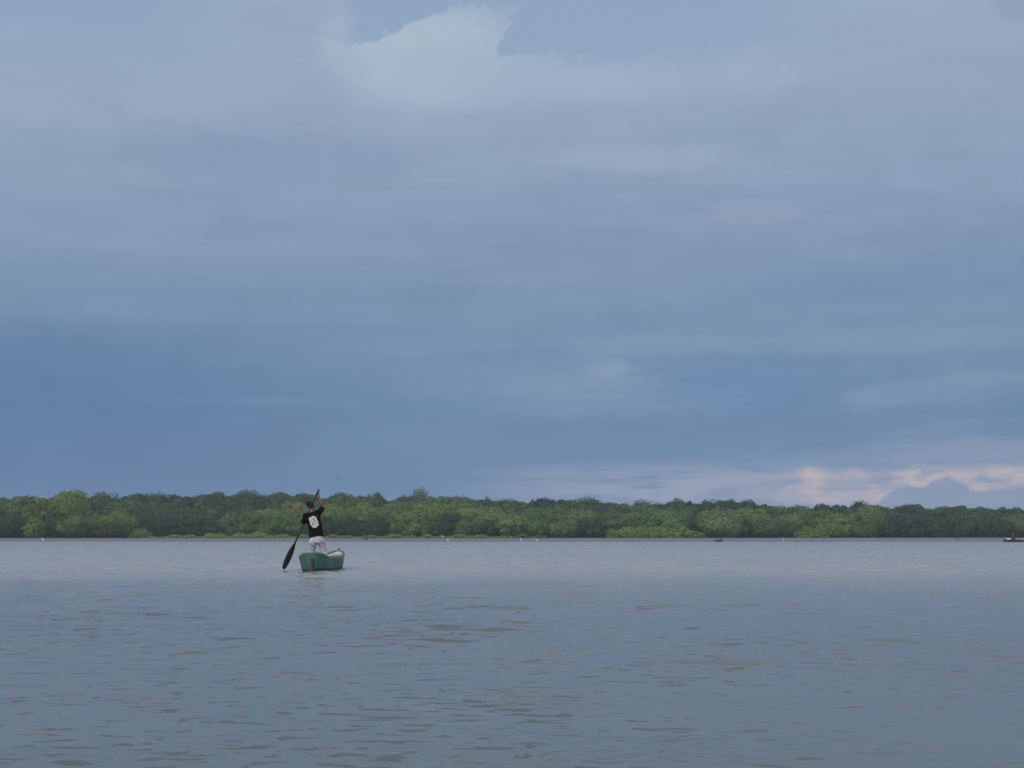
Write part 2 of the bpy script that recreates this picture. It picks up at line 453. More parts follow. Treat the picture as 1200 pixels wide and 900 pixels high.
# behind the camera: brighter thin cloud round the hidden sun, as lights the boat and shore
back = g.mr(dy, 0.25, -0.75)
bcol = g.mix(g.mr(EL, 5, 60), (0.95, 0.92, 0.92), (0.70, 0.73, 0.78))
colr = g.mix(g.m('MULTIPLY', back, 0.85), colr, bcol)
bright = g.mix(1.0, colr, (1 / STR, 1 / STR, 1 / STR), 'MULTIPLY')
bg = wt.nodes.new('ShaderNodeBackground')
bg.inputs['Strength'].default_value = STR
wo = wt.nodes.new('ShaderNodeOutputWorld')
wt.links.new(bright, bg.inputs['Color'])
wt.links.new(bg.outputs[0], wo.inputs['Surface'])
W.cycles.sampling_method = 'MANUAL'
W.cycles.sample_map_resolution = 512

sl = bpy.data.lights.new('sun', 'SUN')
sl.energy = 1.3
sl.angle = R(12)
sl.color = (1.0, 0.93, 0.84)
so = bpy.data.objects.new('sun', sl)
C.objects.link(so)
sd = Vector((math.sin(R(SUN_AZ)) * math.cos(R(SUN_EL)), math.cos(R(SUN_AZ)) * math.cos(R(SUN_EL)), math.sin(R(SUN_EL))))
so.rotation_euler = sd.to_track_quat('Z', 'Y').to_euler()
so.location = (0, -20, 40)

vs = S.view_settings
vs.view_transform = 'Standard'
vs.look = 'None'
vs.exposure = 0
vs.gamma = 1
vs.use_curve_mapping = False


# ------------------------------------------------------------------ ground and shore
def sstep(a, b, x):
    t = np.clip((x - a) / (b - a), 0, 1)
    return t * t * (3 - 2 * t)


def mud_edge(x):
    return 234 + 34 * sstep(-42, -75, x) + 0.8 * np.sin(x * 0.21) + 0.5 * np.sin(x * 0.57 + 1)


def ground_z(x, y):
    e = mud_edge(np.asarray(x, float))
    y = np.asarray(y, float)
    z = np.where(y < e, -0.02 * (e - y), 0.0)
    z = np.maximum(z, -1.5)
    z = z + 0.44 * sstep(0, 1, (y - e) / (345 - e)) + 0.25 * sstep(345, 420, y)
    return z


xs = np.concatenate([np.linspace(-6000, -260, 24), np.linspace(-250, 250, 251), np.linspace(260, 6000, 24)])
ys = np.concatenate([np.linspace(-6000, 150, 24), np.linspace(160, 225, 14), np.linspace(227, 360, 134), np.linspace(365, 500, 28), np.linspace(540, 9000, 24)])
gx, gy = np.meshgrid(xs, ys)
gz = ground_z(gx, gy)
bumpy = (np.abs(gx) < 260) & (gy > 226) & (gy < 400)
gz = gz + bumpy * (0.02 * np.sin(gx * 0.9 + gy * 0.4) * np.sin(gy * 0.7 - gx * 0.23) + 0.015 * np.sin(gx * 2.1 + 1.3 * gy))
nx, ny = len(xs), len(ys)
ii = (np.arange(ny - 1)[:, None] * nx + np.arange(nx - 1)[None, :]).ravel()
quads = np.stack([ii, ii + 1, ii + nx + 1, ii + nx], 1)
mm = simple_mat('wet estuary mud', (0.09, 0.083, 0.083), 0.42, (0.055, 0.051, 0.051), 0.35, 0.6, 1.2, 0.5, stretch=(0.35, 1, 1))
ground = link('ground', mesh_np('ground', np.stack([gx, gy, gz], -1).reshape(-1, 3), quads, smooth=True), mm)
tag(ground, 'flat grey mud bank and low land behind the water', kind='structure')

# ------------------------------------------------------------------ water
wr = np.random.default_rng(21)


class Waves:
    def __init__(s, n, l0, l1, spread, seed):
        r = np.random.default_rng(seed)
        lam = np.exp(r.uniform(np.log(l0), np.log(l1), n))
        th = r.normal(0, spread, n) + 0.25
        k = 2 * np.pi / lam
        s.kx, s.ky, s.ph = k * np.sin(th), k * np.cos(th), r.uniform(0, 2 * np.pi, n)
        s.a = lam ** 1.0 / (2 * np.pi)      # equal slope per component
        s.n = n

    def h(s, x, y):
        out = np.zeros_like(x)
        for i in range(s.n):
            out += s.a[i] * np.sin(s.kx[i] * x + s.ky[i] * y + s.ph[i])
        return out / math.sqrt(s.n / 2)


wA = Waves(64, 0.07, 0.26, 0.45, 3)
wB = Waves(24, 0.30, 0.8, 0.5, 5)
wF = Waves(26, 0.40, 1.1, 0.5, 17)      # ripples beyond the breeze line
wG = Waves(18, 0.5, 2.2, 1.2, 9)       # wave groups
wC = Waves(10, 6, 22, 1.4, 14)         # patches


def water_h(x, y):
    d = np.sqrt(x * x + y * y)
    grp = wG.h(x * 0.8, y) / 0.19
    pat = wC.h(x, y * 0.7) / 2.0
    env = 0.24 + 1.35 * np.clip(grp * 0.55 + 0.30 * pat - 0.12, 0, 1.3)
    # calmer water beyond the edge of the breeze, smoother out to the right
    edge_y = 30.5 + 0.7 * np.sin(x * 0.35) + 0.4 * np.sin(x * 1.1 + 2)
    breeze = 1 - 0.92 * sstep(-0.6, 1.5, y - edge_y)
    line = np.exp(-((y - edge_y + 0.9) / 1.0) ** 2)
    right = 1 - 0.45 * sstep(0.03, 0.22, x / np.maximum(y, 0.5)) * sstep(27, 20, y)
    amp = env * breeze * right * (1 + 0.9 * line)
    h = wA.h(x, y)
    sgm = 0.025
    hn = h / sgm
    h = h + 0.16 * sgm * (hn * hn - 1)      # sharper crests, flatter troughs
    fade = sstep(60, 45, d)
    farw = sstep(-0.5, 3.0, y - edge_y) * sstep(300, 200, d)
    far_h = 0.115 * wF.h(x, y) * farw
    # rings round the hull and the paddle tip
    ax, ay = x + 4.55, y - 39.6
    dh = np.maximum(np.sqrt((ax / 0.75) ** 2 + (ay / 2.6) ** 2) - 1, 0) * 0.9
    far_h = far_h + 0.010 * np.cos(dh * 2 * np.pi / 0.22) * np.exp(-dh / 0.35) * (y > 30)
    dp = np.sqrt((x + 5.66) ** 2 + (y - 38.6) ** 2)
    far_h = far_h + 0.012 * np.cos(dp * 2 * np.pi / 0.2) * np.exp(-dp / 0.4) * (y > 30)
    return (0.055 * h * amp + 0.012 * wB.h(x, y) * (0.3 + 0.7 * breeze) * (0.5 + 0.5 * env)) * fade + far_h


ang = np.concatenate([np.linspace(-180, -26, 36)[:-1], np.linspace(-26, 26, 560), np.linspace(26, 180, 36)[1:-1]])
rad = [0.25, 1.0, 2.0, 3.0]
r_ = 3.6
while r_ < 46:
    rad.append(r_); r_ += 0.014 + 0.0011 * r_
while r_ < 238:
    rad.append(r_); r_ += 0.075 + 0.0005 * r_
while r_ < 320:
    rad.append(r_); r_ *= 1.01
while r_ < 8000:
    rad.append(r_); r_ *= 1.18
rad = np.array(rad)
aa, rr = np.meshgrid(np.radians(ang), rad)
wx, wy = rr * np.sin(aa), rr * np.cos(aa)
wz = water_h(wx, wy)
na, nr = len(ang), len(rad)
i0 = np.arange(nr - 1)[:, None] * na
j0 = np.arange(na)[None, :]
j1 = (j0 + 1) % na
wq = np.stack([(i0 + j0), (i0 + j1), (i0 + na + j1), (i0 + na + j0)], -1).reshape(-1, 4)
cz = len(wx.ravel())
wv = np.concatenate([np.stack([wx, wy, wz], -1).reshape(-1, 3), [[0, 0, 0]]])
wtri = np.stack([np.full(na, cz), (np.arange(na) + 1) % na, np.arange(na)], -1)
# no water inland of the mud: keep quads whose centre lies short of the bank
qc = wv[wq].mean(1)
keep = qc[:, 1] < 330
wq = wq[keep]
wme = mesh_np('water', wv, wq[:, ::-1], wtri[:, ::-1], smooth=True)

wm = bpy.data.materials.new('estuary water')
nt, out = nodes_of(wm)
q = G(nt)
b = N(nt, 'ShaderNodeBsdfPrincipled')
nt.links.new(b.outputs[0], out.inputs[0])
geo = N(nt, 'ShaderNodeNewGeometry')
sp_ = N(nt, 'ShaderNodeSeparateXYZ')
nt.links.new(geo.outputs['Position'], sp_.inputs[0])
px_, py_ = sp_.outputs[0], sp_.outputs[1]
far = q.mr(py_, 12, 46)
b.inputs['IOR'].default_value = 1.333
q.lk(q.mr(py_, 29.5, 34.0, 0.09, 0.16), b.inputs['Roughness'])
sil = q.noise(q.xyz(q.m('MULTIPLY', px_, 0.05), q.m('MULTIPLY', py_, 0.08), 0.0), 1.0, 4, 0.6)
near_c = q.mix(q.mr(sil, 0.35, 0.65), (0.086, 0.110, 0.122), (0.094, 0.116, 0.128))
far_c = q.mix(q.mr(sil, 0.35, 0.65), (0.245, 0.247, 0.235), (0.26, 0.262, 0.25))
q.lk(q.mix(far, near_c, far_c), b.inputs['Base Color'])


def nslope(sx, sy, z, scale, detail):
    """Ripple slopes (x, y) in world space from two channels of a noise field."""
    n = nt.nodes.new('ShaderNodeTexNoise')
    q.lk(q.xyz(q.m('MULTIPLY', px_, sx), q.m('MULTIPLY', py_, sy), z), n.inputs['Vector'])
    n.inputs['Scale'].default_value = scale
    n.inputs['Detail'].default_value = detail
    n.inputs['Roughness'].default_value = 0.6
    se = nt.nodes.new('ShaderNodeSeparateColor')
    nt.links.new(n.outputs['Color'], se.inputs[0])
    return q.m('SUBTRACT', se.outputs[0], 0.5), q.m('SUBTRACT', se.outputs[1], 0.5)


ax1, ay1 = nslope(1.0, 1.9, 1.0, 5.0, 2)
ax2, ay2 = nslope(1.0, 1.7, 7.0, 1.5, 2)
ax3, ay3 = nslope(1.0, 2.2, 13.0, 0.16, 2)
k1 = q.mr(py_, 8.0, 16.0, 0.12, 0.19)
k2 = q.m('MULTIPLY', q.mr(py_, 8.0, 16.0, 0.12, 0.22), q.mr(py_, 29.0, 34.0, 1.0, 0.3))
slx = q.m('ADD', q.m('MULTIPLY', ax1, q.m('MULTIPLY', k1, 1.1)), q.m('MULTIPLY', ax2, q.m('MULTIPLY', k2, 1.2)))
sly = q.m('ADD', q.m('ADD', q.m('MULTIPLY', ay1, k1), q.m('MULTIPLY', ay2, k2)), q.m('MULTIPLY', ay3, 0.03))
# steep little fronts that the breeze drives towards the near shore, in patches
brz = q.m('SUBTRACT', 1.0, q.mr(q.m('ADD', py_, q.m('MULTIPLY', ay3, 6.0)), 29.6, 31.2))
calm = q.mr(q.m('DIVIDE', px_, q.m('MAXIMUM', py_, 0.5)), 0.02, 0.24, 1.0, 0.55)
patch = q.mr(q.noise(q.xyz(q.m('MULTIPLY', px_, 0.5), q.m('MULTIPLY', py_, 0.22), 3.0), 1.0, 3, 0.6), 0.34, 0.62, -0.045, 0.030)
pn1 = q.m('ADD', q.noise(q.xyz(px_, q.m('MULTIPLY', py_, 1.7), 2.0), 5.6, 3, 0.5, 0.5), patch)
pn2 = q.m('ADD', q.noise(q.xyz(px_, q.m('MULTIPLY', py_, 0.95), 6.0), 1.9, 3, 0.5, 0.4), patch)
edge_ln = q.m('MULTIPLY', q.mr(py_, 25.5, 29.0), 0.045)
pulse1 = q.mr(pn1, 0.588, 0.635)
pulse2 = q.m('MULTIPLY', q.mr(q.m('ADD', pn2, edge_ln), 0.60, 0.655), q.mr(py_, 7, 14))
pulse = q.m('MULTIPLY', q.m('MULTIPLY', q.m('MAXIMUM', pulse1, pulse2), brz), calm)
sly = q.m('SUBTRACT', q.m('SUBTRACT', sly, q.mr(py_, 29.0, 34.0, 0.055, 0.03)), q.m('MULTIPLY', pulse, 0.62))     # wind waves lean towards the near shore
va = N(nt, 'ShaderNodeVectorMath'); va.operation = 'ADD'
nt.links.new(geo.outputs['Normal'], va.inputs[0])
nt.links.new(q.xyz(slx, sly, 0.0), va.inputs[1])
vn = N(nt, 'ShaderNodeVectorMath'); vn.operation = 'NORMALIZE'
nt.links.new(va.outputs[0], vn.inputs[0])
nt.links.new(vn.outputs[0], b.inputs['Normal'])
water = link('water', wme, wm)
tag(water, 'rippled grey blue estuary water', kind='structure')


# ------------------------------------------------------------------ foliage
def leaves(centers, normals, size, r, asp=0.62):
    """One bent quad of leaves per centre."""
    n = len(centers)
    nn = normals / np.maximum(np.linalg.norm(normals, axis=1, keepdims=True), 1e-6)
    t = r.normal(size=(n, 3))
    t -= nn * (t * nn).sum(1, keepdims=True)
    t /= np.maximum(np.linalg.norm(t, axis=1, keepdims=True), 1e-6)
    u = np.cross(nn, t)
    s = (size * r.uniform(0.55, 1.25, n))[:, None]
    a = t * s
    c = u * s * asp
    v = np.stack([centers - a, centers + c * r.uniform(0.6, 1.1, (n, 1)) - a * 0.1, centers + a + nn * s * 0.15, centers - c * r.uniform(0.6, 1.1, (n, 1)) + a * 0.1], 1)
    return v.reshape(-1, 3)


def crown_points(r, cx, cy, z0, z1, wx_, wy_, style, dens):
    """Leaf clumps spread over an uneven crown. Returns centres, normals."""
    hz = (z1 - z0) / 2
    zc = (z1 + z0) / 2
    A = wx_ / 2
    B = wy_ / 2
    area = 4 * math.pi * ((A * B) ** 1.6 / 3 + (A * hz) ** 1.6 / 3 + (B * hz) ** 1.6 / 3) ** (1 / 1.6)
    lr = 0.105 * min(wx_, (z1 - z0) * 1.15) + 0.24
    nl = max(9, int(area / (lr * lr * 2.1)))
    d = r.normal(size=(nl, 3))
    d /= np.linalg.norm(d, axis=1, keepdims=True)
    if style == 'bush':
        d[:, 2] = np.abs(d[:, 2])
    pw = 0.82 if style in ('round', 'bush') else 1.0
    dd = np.sign(d) * np.abs(d) ** pw
    sh = r.uniform(0.72, 0.98, nl)[:, None]
    lob = dd * sh * np.array([A - lr * 0.55, B - lr * 0.55, hz - lr * 0.5])
    if style == 'bush':
        lob = d * sh * np.array([A - lr * .5, B - lr * .5, (z1 - z0) - lr * .6])
        zc = z0
    lob += np.array([cx, cy, zc])
    lrad = lr * np.exp(r.normal(0, 0.38, nl))
    lsc = np.exp(r.normal(0, 0.22, (nl, 3))) * np.array([1.1, 1.1, 0.8])
    cen, nor, lobid = [], [], []
    for i in range(nl):
        k = max(14, int(dens * 12.6 * lrad[i] ** 2))
        e = r.normal(size=(k, 3))
        e /= np.linalg.norm(e, axis=1, keepdims=True)
        e[:, 2] += 0.22
        rad_ = lrad[i] * r.uniform(0.6, 1.05, k)[:, None]
        pt = lob[i] + e * rad_ * lsc[i] + r.normal(0, 0.10, (k, 3))
        cen.append(pt)
        nor.append(e * 1.0 + np.array([0, 0, 0.28]) + r.normal(0, 0.42, (k, 3)))
        lobid.append(np.full(k, r.uniform(0, 1)))
    m = int(area * dens * 0.20)              # loose twigs between the clumps
    e = r.normal(size=(m, 3))
    e /= np.linalg.norm(e, axis=1, keepdims=True)
    if style == 'bush':
        e[:, 2] = np.abs(e[:, 2])
        pt = e * np.array([A, B, z1 - z0]) * r.uniform(0.8, 1.02, m)[:, None] + np.array([cx, cy, z0])
    else:
        pt = e * np.array([A, B, hz]) * r.uniform(0.8, 1.06, m)[:, None] + np.array([cx, cy, zc])
    cen.append(pt); nor.append(e + np.array([0, 0, .3]) + r.normal(0, .6, (m, 3))); lobid.append(r.uniform(0, 1, m))
    if style in ('tall', 'feather'):        # sprays standing out of the top
        m = 16 if style == 'tall' else 26
        for _ in range(m):
            a = r.uniform(0, 2 * math.pi)
            f = r.uniform(0.1, 0.85)
            bx, by = cx + A * f * math.cos(a), cy + B * f * math.sin(a)
            bz = zc + hz * math.sqrt(max(0.02, 1 - f * f)) * 0.86
            ln = r.uniform(0.35, 1.0) * (1.0 if style == 'tall' else 1.25)
            k = int(dens * 2.6)
            tt = r.uniform(0, 1, k)
            lean = r.normal(0, 0.35, 2)
            jit = r.normal(0, 0.20, (k, 3)) * (1.15 - tt)[:, None]
            pt = np.stack([bx + lean[0] * tt * ln, by + lean[1] * tt * ln, bz + tt * ln], 1) + jit
            cen.append(pt)
            nor.append(r.normal(0, 1, (k, 3)) + np.array([0, 0, 0.4]))
            lobid.append(np.full(k, r.uniform(0, 1)))
    return np.concatenate(cen), np.concatenate(nor), np.concatenate(lobid)


def leaf_mesh(name, cen, nor, lob, size, r):
    ok = cen[:, 2] > ground_z(cen[:, 0], cen[:, 1]) + 0.05 if name == 'mass' else np.ones(len(cen), bool)
    cen, nor, lob = cen[ok], nor[ok], lob[ok]
    v = leaves(cen, nor, size, r)
    qd = np.arange(len(v), dtype=np.int32).reshape(-1, 4)
    me = mesh_np(name, v, qd)
    at = me.attributes.new('leaf', 'FLOAT', 'FACE')
    val = np.clip(0.45 * r.uniform(0, 1, len(cen)) + 0.55 * lob, 0, 1)
    at.data.foreach_set('value', val.astype(np.float32))
    return me


def tube(bm, pts, rads, seg=7, cap=True):
    """Tapered tube through pts."""
    rings = []
    pts = [Vector(p) for p in pts]
    for i, p in enumerate(pts):
        d = (pts[min(i + 1, len(pts) - 1)] - pts[max(i - 1, 0)]).normalized()
        up = Vector((0, 0, 1)) if abs(d.z) < 0.9 else Vector((1, 0, 0))
        s = d.cross(up).normalized()
        t = s.cross(d)
        rings.append([bm.verts.new(p + (s * math.cos(a) + t * math.sin(a)) * rads[i]) for a in [2 * math.pi * k / seg for k in range(seg)]])
    for a, b_ in zip(rings[:-1], rings[1:]):
        for k in range(seg):
            bm.faces.new((a[k], a[(k + 1) % seg], b_[(k + 1) % seg], b_[k]))
    if cap:
        bm.faces.new(rings[0][::-1])
        bm.faces.new(rings[-1])


def trunk_mesh(r, height, spread):
    bm = bmesh.new()
    lean = r.normal(0, 0.05, 2) * height
    fork = height * r.uniform(0.3, 0.42)
    p0, p1 = Vector((0, 0, -0.25)), Vector((lean[0] * .4, lean[1] * .4, fork))
    w = 0.07 + 0.014 * height
    tube(bm, [p0, (p0 + p1) / 2 + Vector((r.normal(0, .08), r.normal(0, .08), 0)), p1, p1 + Vector((lean[0] * .3, lean[1] * .3, height * .4))], [w * 1.4, w, w * .8, w * .3])
    for k in range(5):                      # limbs
        a = 2 * math.pi * (k / 5) + r.uniform(-.4, .4)
        s = p0.lerp(p1, r.uniform(0.6, 1.0))
        e = s + Vector((math.cos(a) * spread * .33, math.sin(a) * spread * .33, height * r.uniform(.18, .4)))
        mid = s.lerp(e, .5) + Vector((math.cos(a) * .2, math.sin(a) * .2, -.1))
        tube(bm, [s, mid, e], [w * .6, w * .42, w * .18], 6)
    for k in range(6):                      # prop roots
        a = 2 * math.pi * (k / 6) + r.uniform(-.4, .4)
        s = p0.lerp(p1, r.uniform(0.25, 0.55))
        o = r.uniform(.5, 1.0)
        e = Vector((math.cos(a) * o, math.sin(a) * o, -0.2))
        mid = s.lerp(e, .55) + Vector((math.cos(a) * .22, math.sin(a) * .22, .22))
        tube(bm, [s, mid, e], [w * .4, w * .34, w * .26], 5)
    return bm_mesh('trunk', bm)


TINT = {
    'olive': (0.110, 0.180, 0.034), 'yellow': (0.138, 0.222, 0.040), 'mid': (0.078, 0.160, 0.036), 'dark': (0.036, 0.082, 0.028),
    'teal': (0.034, 0.090, 0.046), 'pale': (0.140, 0.215, 0.064), 'bright': (0.105, 0.210, 0.030), 'brown': (0.175, 0.180, 0.058), 'sky': (0.056, 0.122, 0.040),
}

# px centre, px width, px of the top, depth behind the shoreline (m), tint, style, name, label
T = [
 # ---- far left
 (1, 30, 582, 18, 'mid', 'tall', 'dark pointed mangrove tree cut by the left picture edge'),
 (27, 30, 580, 12, 'olive', 'tall', 'olive mangrove tree with pointed tip, beside the one cut by the left edge'),
 (48, 25, 581, 14, 'olive', 'round', 'flat topped olive tree between the pointed tip and the big domed tree'),
 (83, 44, 577, 10, 'olive', 'round', 'biggest domed tree of the left clump, olive crown highest above the shore'),
 (12, 30, 604, 3, 'dark', 'round', 'low dark mangrove at the waterside near the left picture edge'),
 (44, 18, 608, 0, 'bright', 'round', 'narrow light green mangrove at the waterside below the flat topped tree'),
 (64, 24, 603, 4, 'dark', 'round', 'dark green mangrove at the waterside just left of below the big dome'),
 (89, 28, 607, 2, 'mid', 'round', 'mid green mangrove at the waterside right below the big domed tree'),
 (110, 24, 606, 4, 'mid', 'round', 'mid green mangrove between the big dome and the pale rimmed round tree'),
 (135, 38, 603, 2, 'olive', 'round', 'round mangrove with pale green crown rim at the right end of the left clump'),
 (153, 16, 608, 3, 'mid', 'round', 'slim mangrove leaning on the right side of the pale rimmed round tree'),
 (166, 19, 619, 0, 'mid', 'bush', 'small round bush on the mud where the green shore strip begins'),
 # ---- recessed wood behind the strip
 (180, 28, 604, 9, 'teal', 'round', 'dark blue green tree standing back behind the small round bush'),
 (203, 30, 608, 10, 'teal', 'round', 'dark blue green tree second along behind the green shore strip'),
 (227, 30, 603, 9, 'dark', 'round', 'darkest tree behind the green shore strip, with deep shade below'),
 (250, 28, 606, 10, 'teal', 'round', 'blue green tree just right of the darkest one behind the shore strip'),
 (274, 28, 602, 10, 'mid', 'round', 'mid green tree behind the strip, two trees left of the paddler side gap'),
 (298, 28, 600, 9, 'mid', 'round', 'mid green round tree behind the strip under the tallest skyline dome'),
 (322, 30, 597, 8, 'bright', 'round', 'bright green round tree left of the raised paddle and the paddler'),
 (345, 28, 599, 8, 'bright', 'round', 'bright green round tree right behind the paddler and his cap'),
 (346, 24, 588, 24, 'brown', 'tall', 'pale brownish thinly leafed tree above left of the paddler'),
 (392, 38, 593, 8, 'yellow', 'round', 'broad yellow green tree just right of the paddler'),
 (421, 32, 594, 9, 'yellow', 'round', 'yellow green tree one place right of the broad one beside the paddler'),
 (445, 28, 599, 8, 'mid', 'round', 'mid green tree two places right of the broad one beside the paddler'),
 (376, 30, 606, 6, 'dark', 'round', 'dark tree low behind the shirt of the paddler'),
 (410, 30, 607, 6, 'dark', 'round', 'dark low tree below the yellow green crowns right of the paddler'),
 (436, 30, 609, 6, 'dark', 'round', 'dark low tree above the dark log on the mud'),
 # ---- centre
 (466, 30, 590, 20, 'olive', 'round', 'olive crown standing behind the waterside trees left of the yellowest one'),
 (504, 38, 590, 19, 'yellow', 'round', 'yellowest broad crown in the middle of the wood, set back from the shore'),
 (532, 28, 590, 20, 'olive', 'round', 'olive crown directly right of the yellowest broad crown'),
 (460, 26, 604, 7, 'mid', 'round', 'mid green waterside tree well right of the dark log'),
 (482, 26, 601, 6, 'olive', 'round', 'olive waterside tree left of the white egret at the bank foot'),
 (504, 26, 600, 6, 'mid', 'round', 'mid green waterside tree just left above the egret at the bank foot'),
 (526, 26, 603, 6, 'dark', 'round', 'dark waterside tree right above the egret at the bank foot'),
 (546, 24, 594, 12, 'yellow', 'round', 'small yellow crown right of the olive crowns in the centre'),
 (549, 26, 608, 5, 'mid', 'round', 'mid green waterside tree below the small yellow crown'),
 (574, 30, 597, 10, 'yellow', 'round', 'yellow green crown between the small yellow one and the bright round one'),
 (570, 28, 609, 5, 'dark', 'round', 'dark waterside tree left of the bright round tree'),
 (599, 34, 603, 4, 'yellow', 'round', 'bright yellow green round tree above the tall standing egret'),
 (622, 26, 598, 12, 'mid', 'round', 'mid green crown behind and right of the bright round tree'),
 (628, 26, 612, 3, 'mid', 'round', 'low mid green mangrove above the pair of egrets on the mud'),
 (650, 30, 594, 14, 'mid', 'round', 'mid green crown left of the pale drooping tree'),
 (657, 28, 612, 4, 'olive', 'round', 'low olive mangrove at the waterside right of the pair of egrets'),
 (678, 34, 597, 8, 'pale', 'round', 'pale green drooping tree left of the dark gap'),
 (690, 26, 609, 5, 'dark', 'round', 'dark low tree beneath the pale drooping tree'),
 (702, 24, 592, 12, 'teal', 'round', 'dark blue green tree filling the gap right of the pale drooping tree'),
 (718, 28, 598, 10, 'mid', 'round', 'mid green layered tree left of the flat dome crown'),
 (741, 24, 599, 8, 'olive', 'round', 'olive tree touching the left side of the flat dome crown'),
 # ---- the low dome
 (771, 58, 601, 7, 'mid', 'round', 'broad flat domed tree standing behind the long low green bush'),
 (767, 98, 616, 0, 'bright', 'bush', 'long low bright green bush spreading along the mud'),
 (808, 26, 606, 9, 'teal', 'round', 'dark tree behind the right end of the long low bush'),
 (822, 22, 600, 16, 'dark', 'round', 'dark tree deep in the narrow gap left of the big light green mangrove'),
 (849, 46, 597, 3, 'pale', 'round', 'big light green mangrove above the small teal boat'),
 (878, 38, 595, 7, 'olive', 'round', 'olive tree joined to the right of the big light green mangrove'),
 (896, 28, 609, 2, 'mid', 'round', 'low mid green mangrove right of the olive tree, left of the single egret'),
 # ---- right
 (912, 30, 606, 5, 'mid', 'round', 'mid green mangrove directly above the single egret on the right'),
 (928, 24, 602, 8, 'pale', 'round', 'pale slim tree just right of the single egret'),
 (951, 28, 617, 1, 'bright', 'bush', 'bright low bush above the scattered driftwood'),
 (949, 28, 598, 12, 'mid', 'round', 'mid green crown behind the bright low bush by the driftwood'),
 (973, 26, 602, 8, 'olive', 'round', 'olive tree below the tall tufted skyline tree'),
 (978, 30, 614, 2, 'bright', 'round', 'round green mangrove at the waterside right of the driftwood'),
 (996, 24, 605, 7, 'pale', 'round', 'pale green tree right of the round waterside mangrove'),
 (1012, 22, 613, 3, 'mid', 'round', 'low mangrove at the foot of the pale and olive trees on the right'),
 (1021, 32, 599, 7, 'olive', 'round', 'broad olive tree where the lighter wood ends on the right'),
 (1047, 30, 600, 6, 'teal', 'round', 'first dark blue green tree right of the broad olive one'),
 (1072, 30, 604, 6, 'teal', 'round', 'second dark blue green tree along the right shore'),
 (1097, 30, 606, 6, 'dark', 'round', 'third dark tree along the right shore'),
 (1122, 30, 605, 6, 'teal', 'round', 'fourth dark tree along the right shore, above the short thin log'),
 (1147, 30, 605, 6, 'teal', 'round', 'dark tree two places left of the distant dark boat'),
 (1168, 28, 607, 5, 'dark', 'round', 'darkest tree just left above the bow of the distant boat'),
 (1190, 32, 604, 6, 'mid', 'round', 'green tree directly above the distant dark boat'),
 # ---- skyline heads
 (125, 22, 582, 42, 'sky', 'tall', 'first skyline tree right of the big domed tree'),
 (163, 24, 577, 44, 'sky', 'tall', 'rounded skyline tree straight above the small round bush'),
 (188, 20, 580, 44, 'sky', 'feather', 'first of two spiky skyline trees left of centre left'),
 (205, 18, 579, 44, 'sky', 'feather', 'second of two spiky skyline trees left of centre left'),
 (224, 22, 582, 42, 'sky', 'tall', 'low skyline tree right of the two spiky ones'),
 (249, 28, 579, 42, 'sky', 'tall', 'broad skyline tree left of the tallest skyline dome'),
 (286, 24, 575, 42, 'sky', 'round', 'tallest rounded dome on the skyline left of the paddler'),
 (306, 22, 582, 42, 'sky', 'tall', 'low skyline tree in the dip right of the tallest dome'),
 (333, 22, 578, 42, 'sky', 'tall', 'peaked skyline tree left of the raised hands'),
 (356, 28, 575, 40, 'sky', 'tall', 'tall skyline tree directly left of the raised hands'),
 (403, 32, 577, 38, 'mid', 'tall', 'broad green skyline tree right of the raised hands'),
 (428, 22, 580, 40, 'sky', 'tall', 'feathery skyline tree second right of the raised hands'),
 (443, 18, 579, 40, 'sky', 'tall', 'slim skyline tree third right of the raised hands'),
 (477, 20, 581, 44, 'sky', 'tall', 'skyline tree with a small knob top left of centre'),
 (509, 32, 581, 40, 'mid', 'round', 'smooth rounded skyline tree above the yellowest crown'),
 (537, 24, 584, 42, 'sky', 'round', 'small rounded skyline tree right of the smooth one'),
 (560, 28, 584, 42, 'sky', 'round', 'dark rounded skyline tree above the small yellow crown'),
 (594, 26, 585, 42, 'sky', 'tall', 'skyline tree above the bright yellow green round tree'),
 (637, 30, 581, 40, 'dark', 'tall', 'dark ragged skyline tree, highest in the middle of the photo'),
 (662, 24, 583, 40, 'dark', 'tall', 'dark skyline tree just right of the ragged highest one'),
 (691, 26, 586, 42, 'sky', 'tall', 'round skyline tree above the dark gap'),
 (716, 28, 587, 42, 'sky', 'round', 'skyline tree left of the dip above the flat dome'),
 (783, 28, 586, 40, 'dark', 'round', 'dark skyline tree left of the small knob, above the flat dome'),
 (807, 17, 585, 40, 'dark', 'tall', 'small dark knob shaped skyline tree'),
 (826, 26, 588, 40, 'sky', 'round', 'smooth arched skyline tree right of the small knob'),
 (859, 34, 583, 36, 'dark', 'round', 'large dark skyline dome above the big light green mangrove'),
 (891, 22, 588, 38, 'sky', 'tall', 'skyline tree right of the large dark dome'),
 (962, 14, 589, 34, 'teal', 'feather', 'small tufted skyline tree on a thin neck'),
 (983, 22, 591, 34, 'sky', 'feather', 'comb like row top skyline tree left of the tall tuft'),
 (1005, 12, 586, 32, 'teal', 'feather', 'tallest narrow tufted tree on the right skyline'),
 (1021, 22, 591, 34, 'sky', 'feather', 'wispy skyline tree just right of the tall narrow tuft'),
 (1068, 32, 589, 32, 'teal', 'round', 'humped dark skyline tree right of the wispy one'),
 (1117, 22, 592, 34, 'sky', 'tall', 'low skyline tree between the two dark humps on the right'),
 (1138, 32, 591, 32, 'sky', 'round', 'second dark hump on the right skyline'),
 (1180, 30, 594, 34, 'sky', 'tall', 'last low skyline tree above the distant boat'),
]


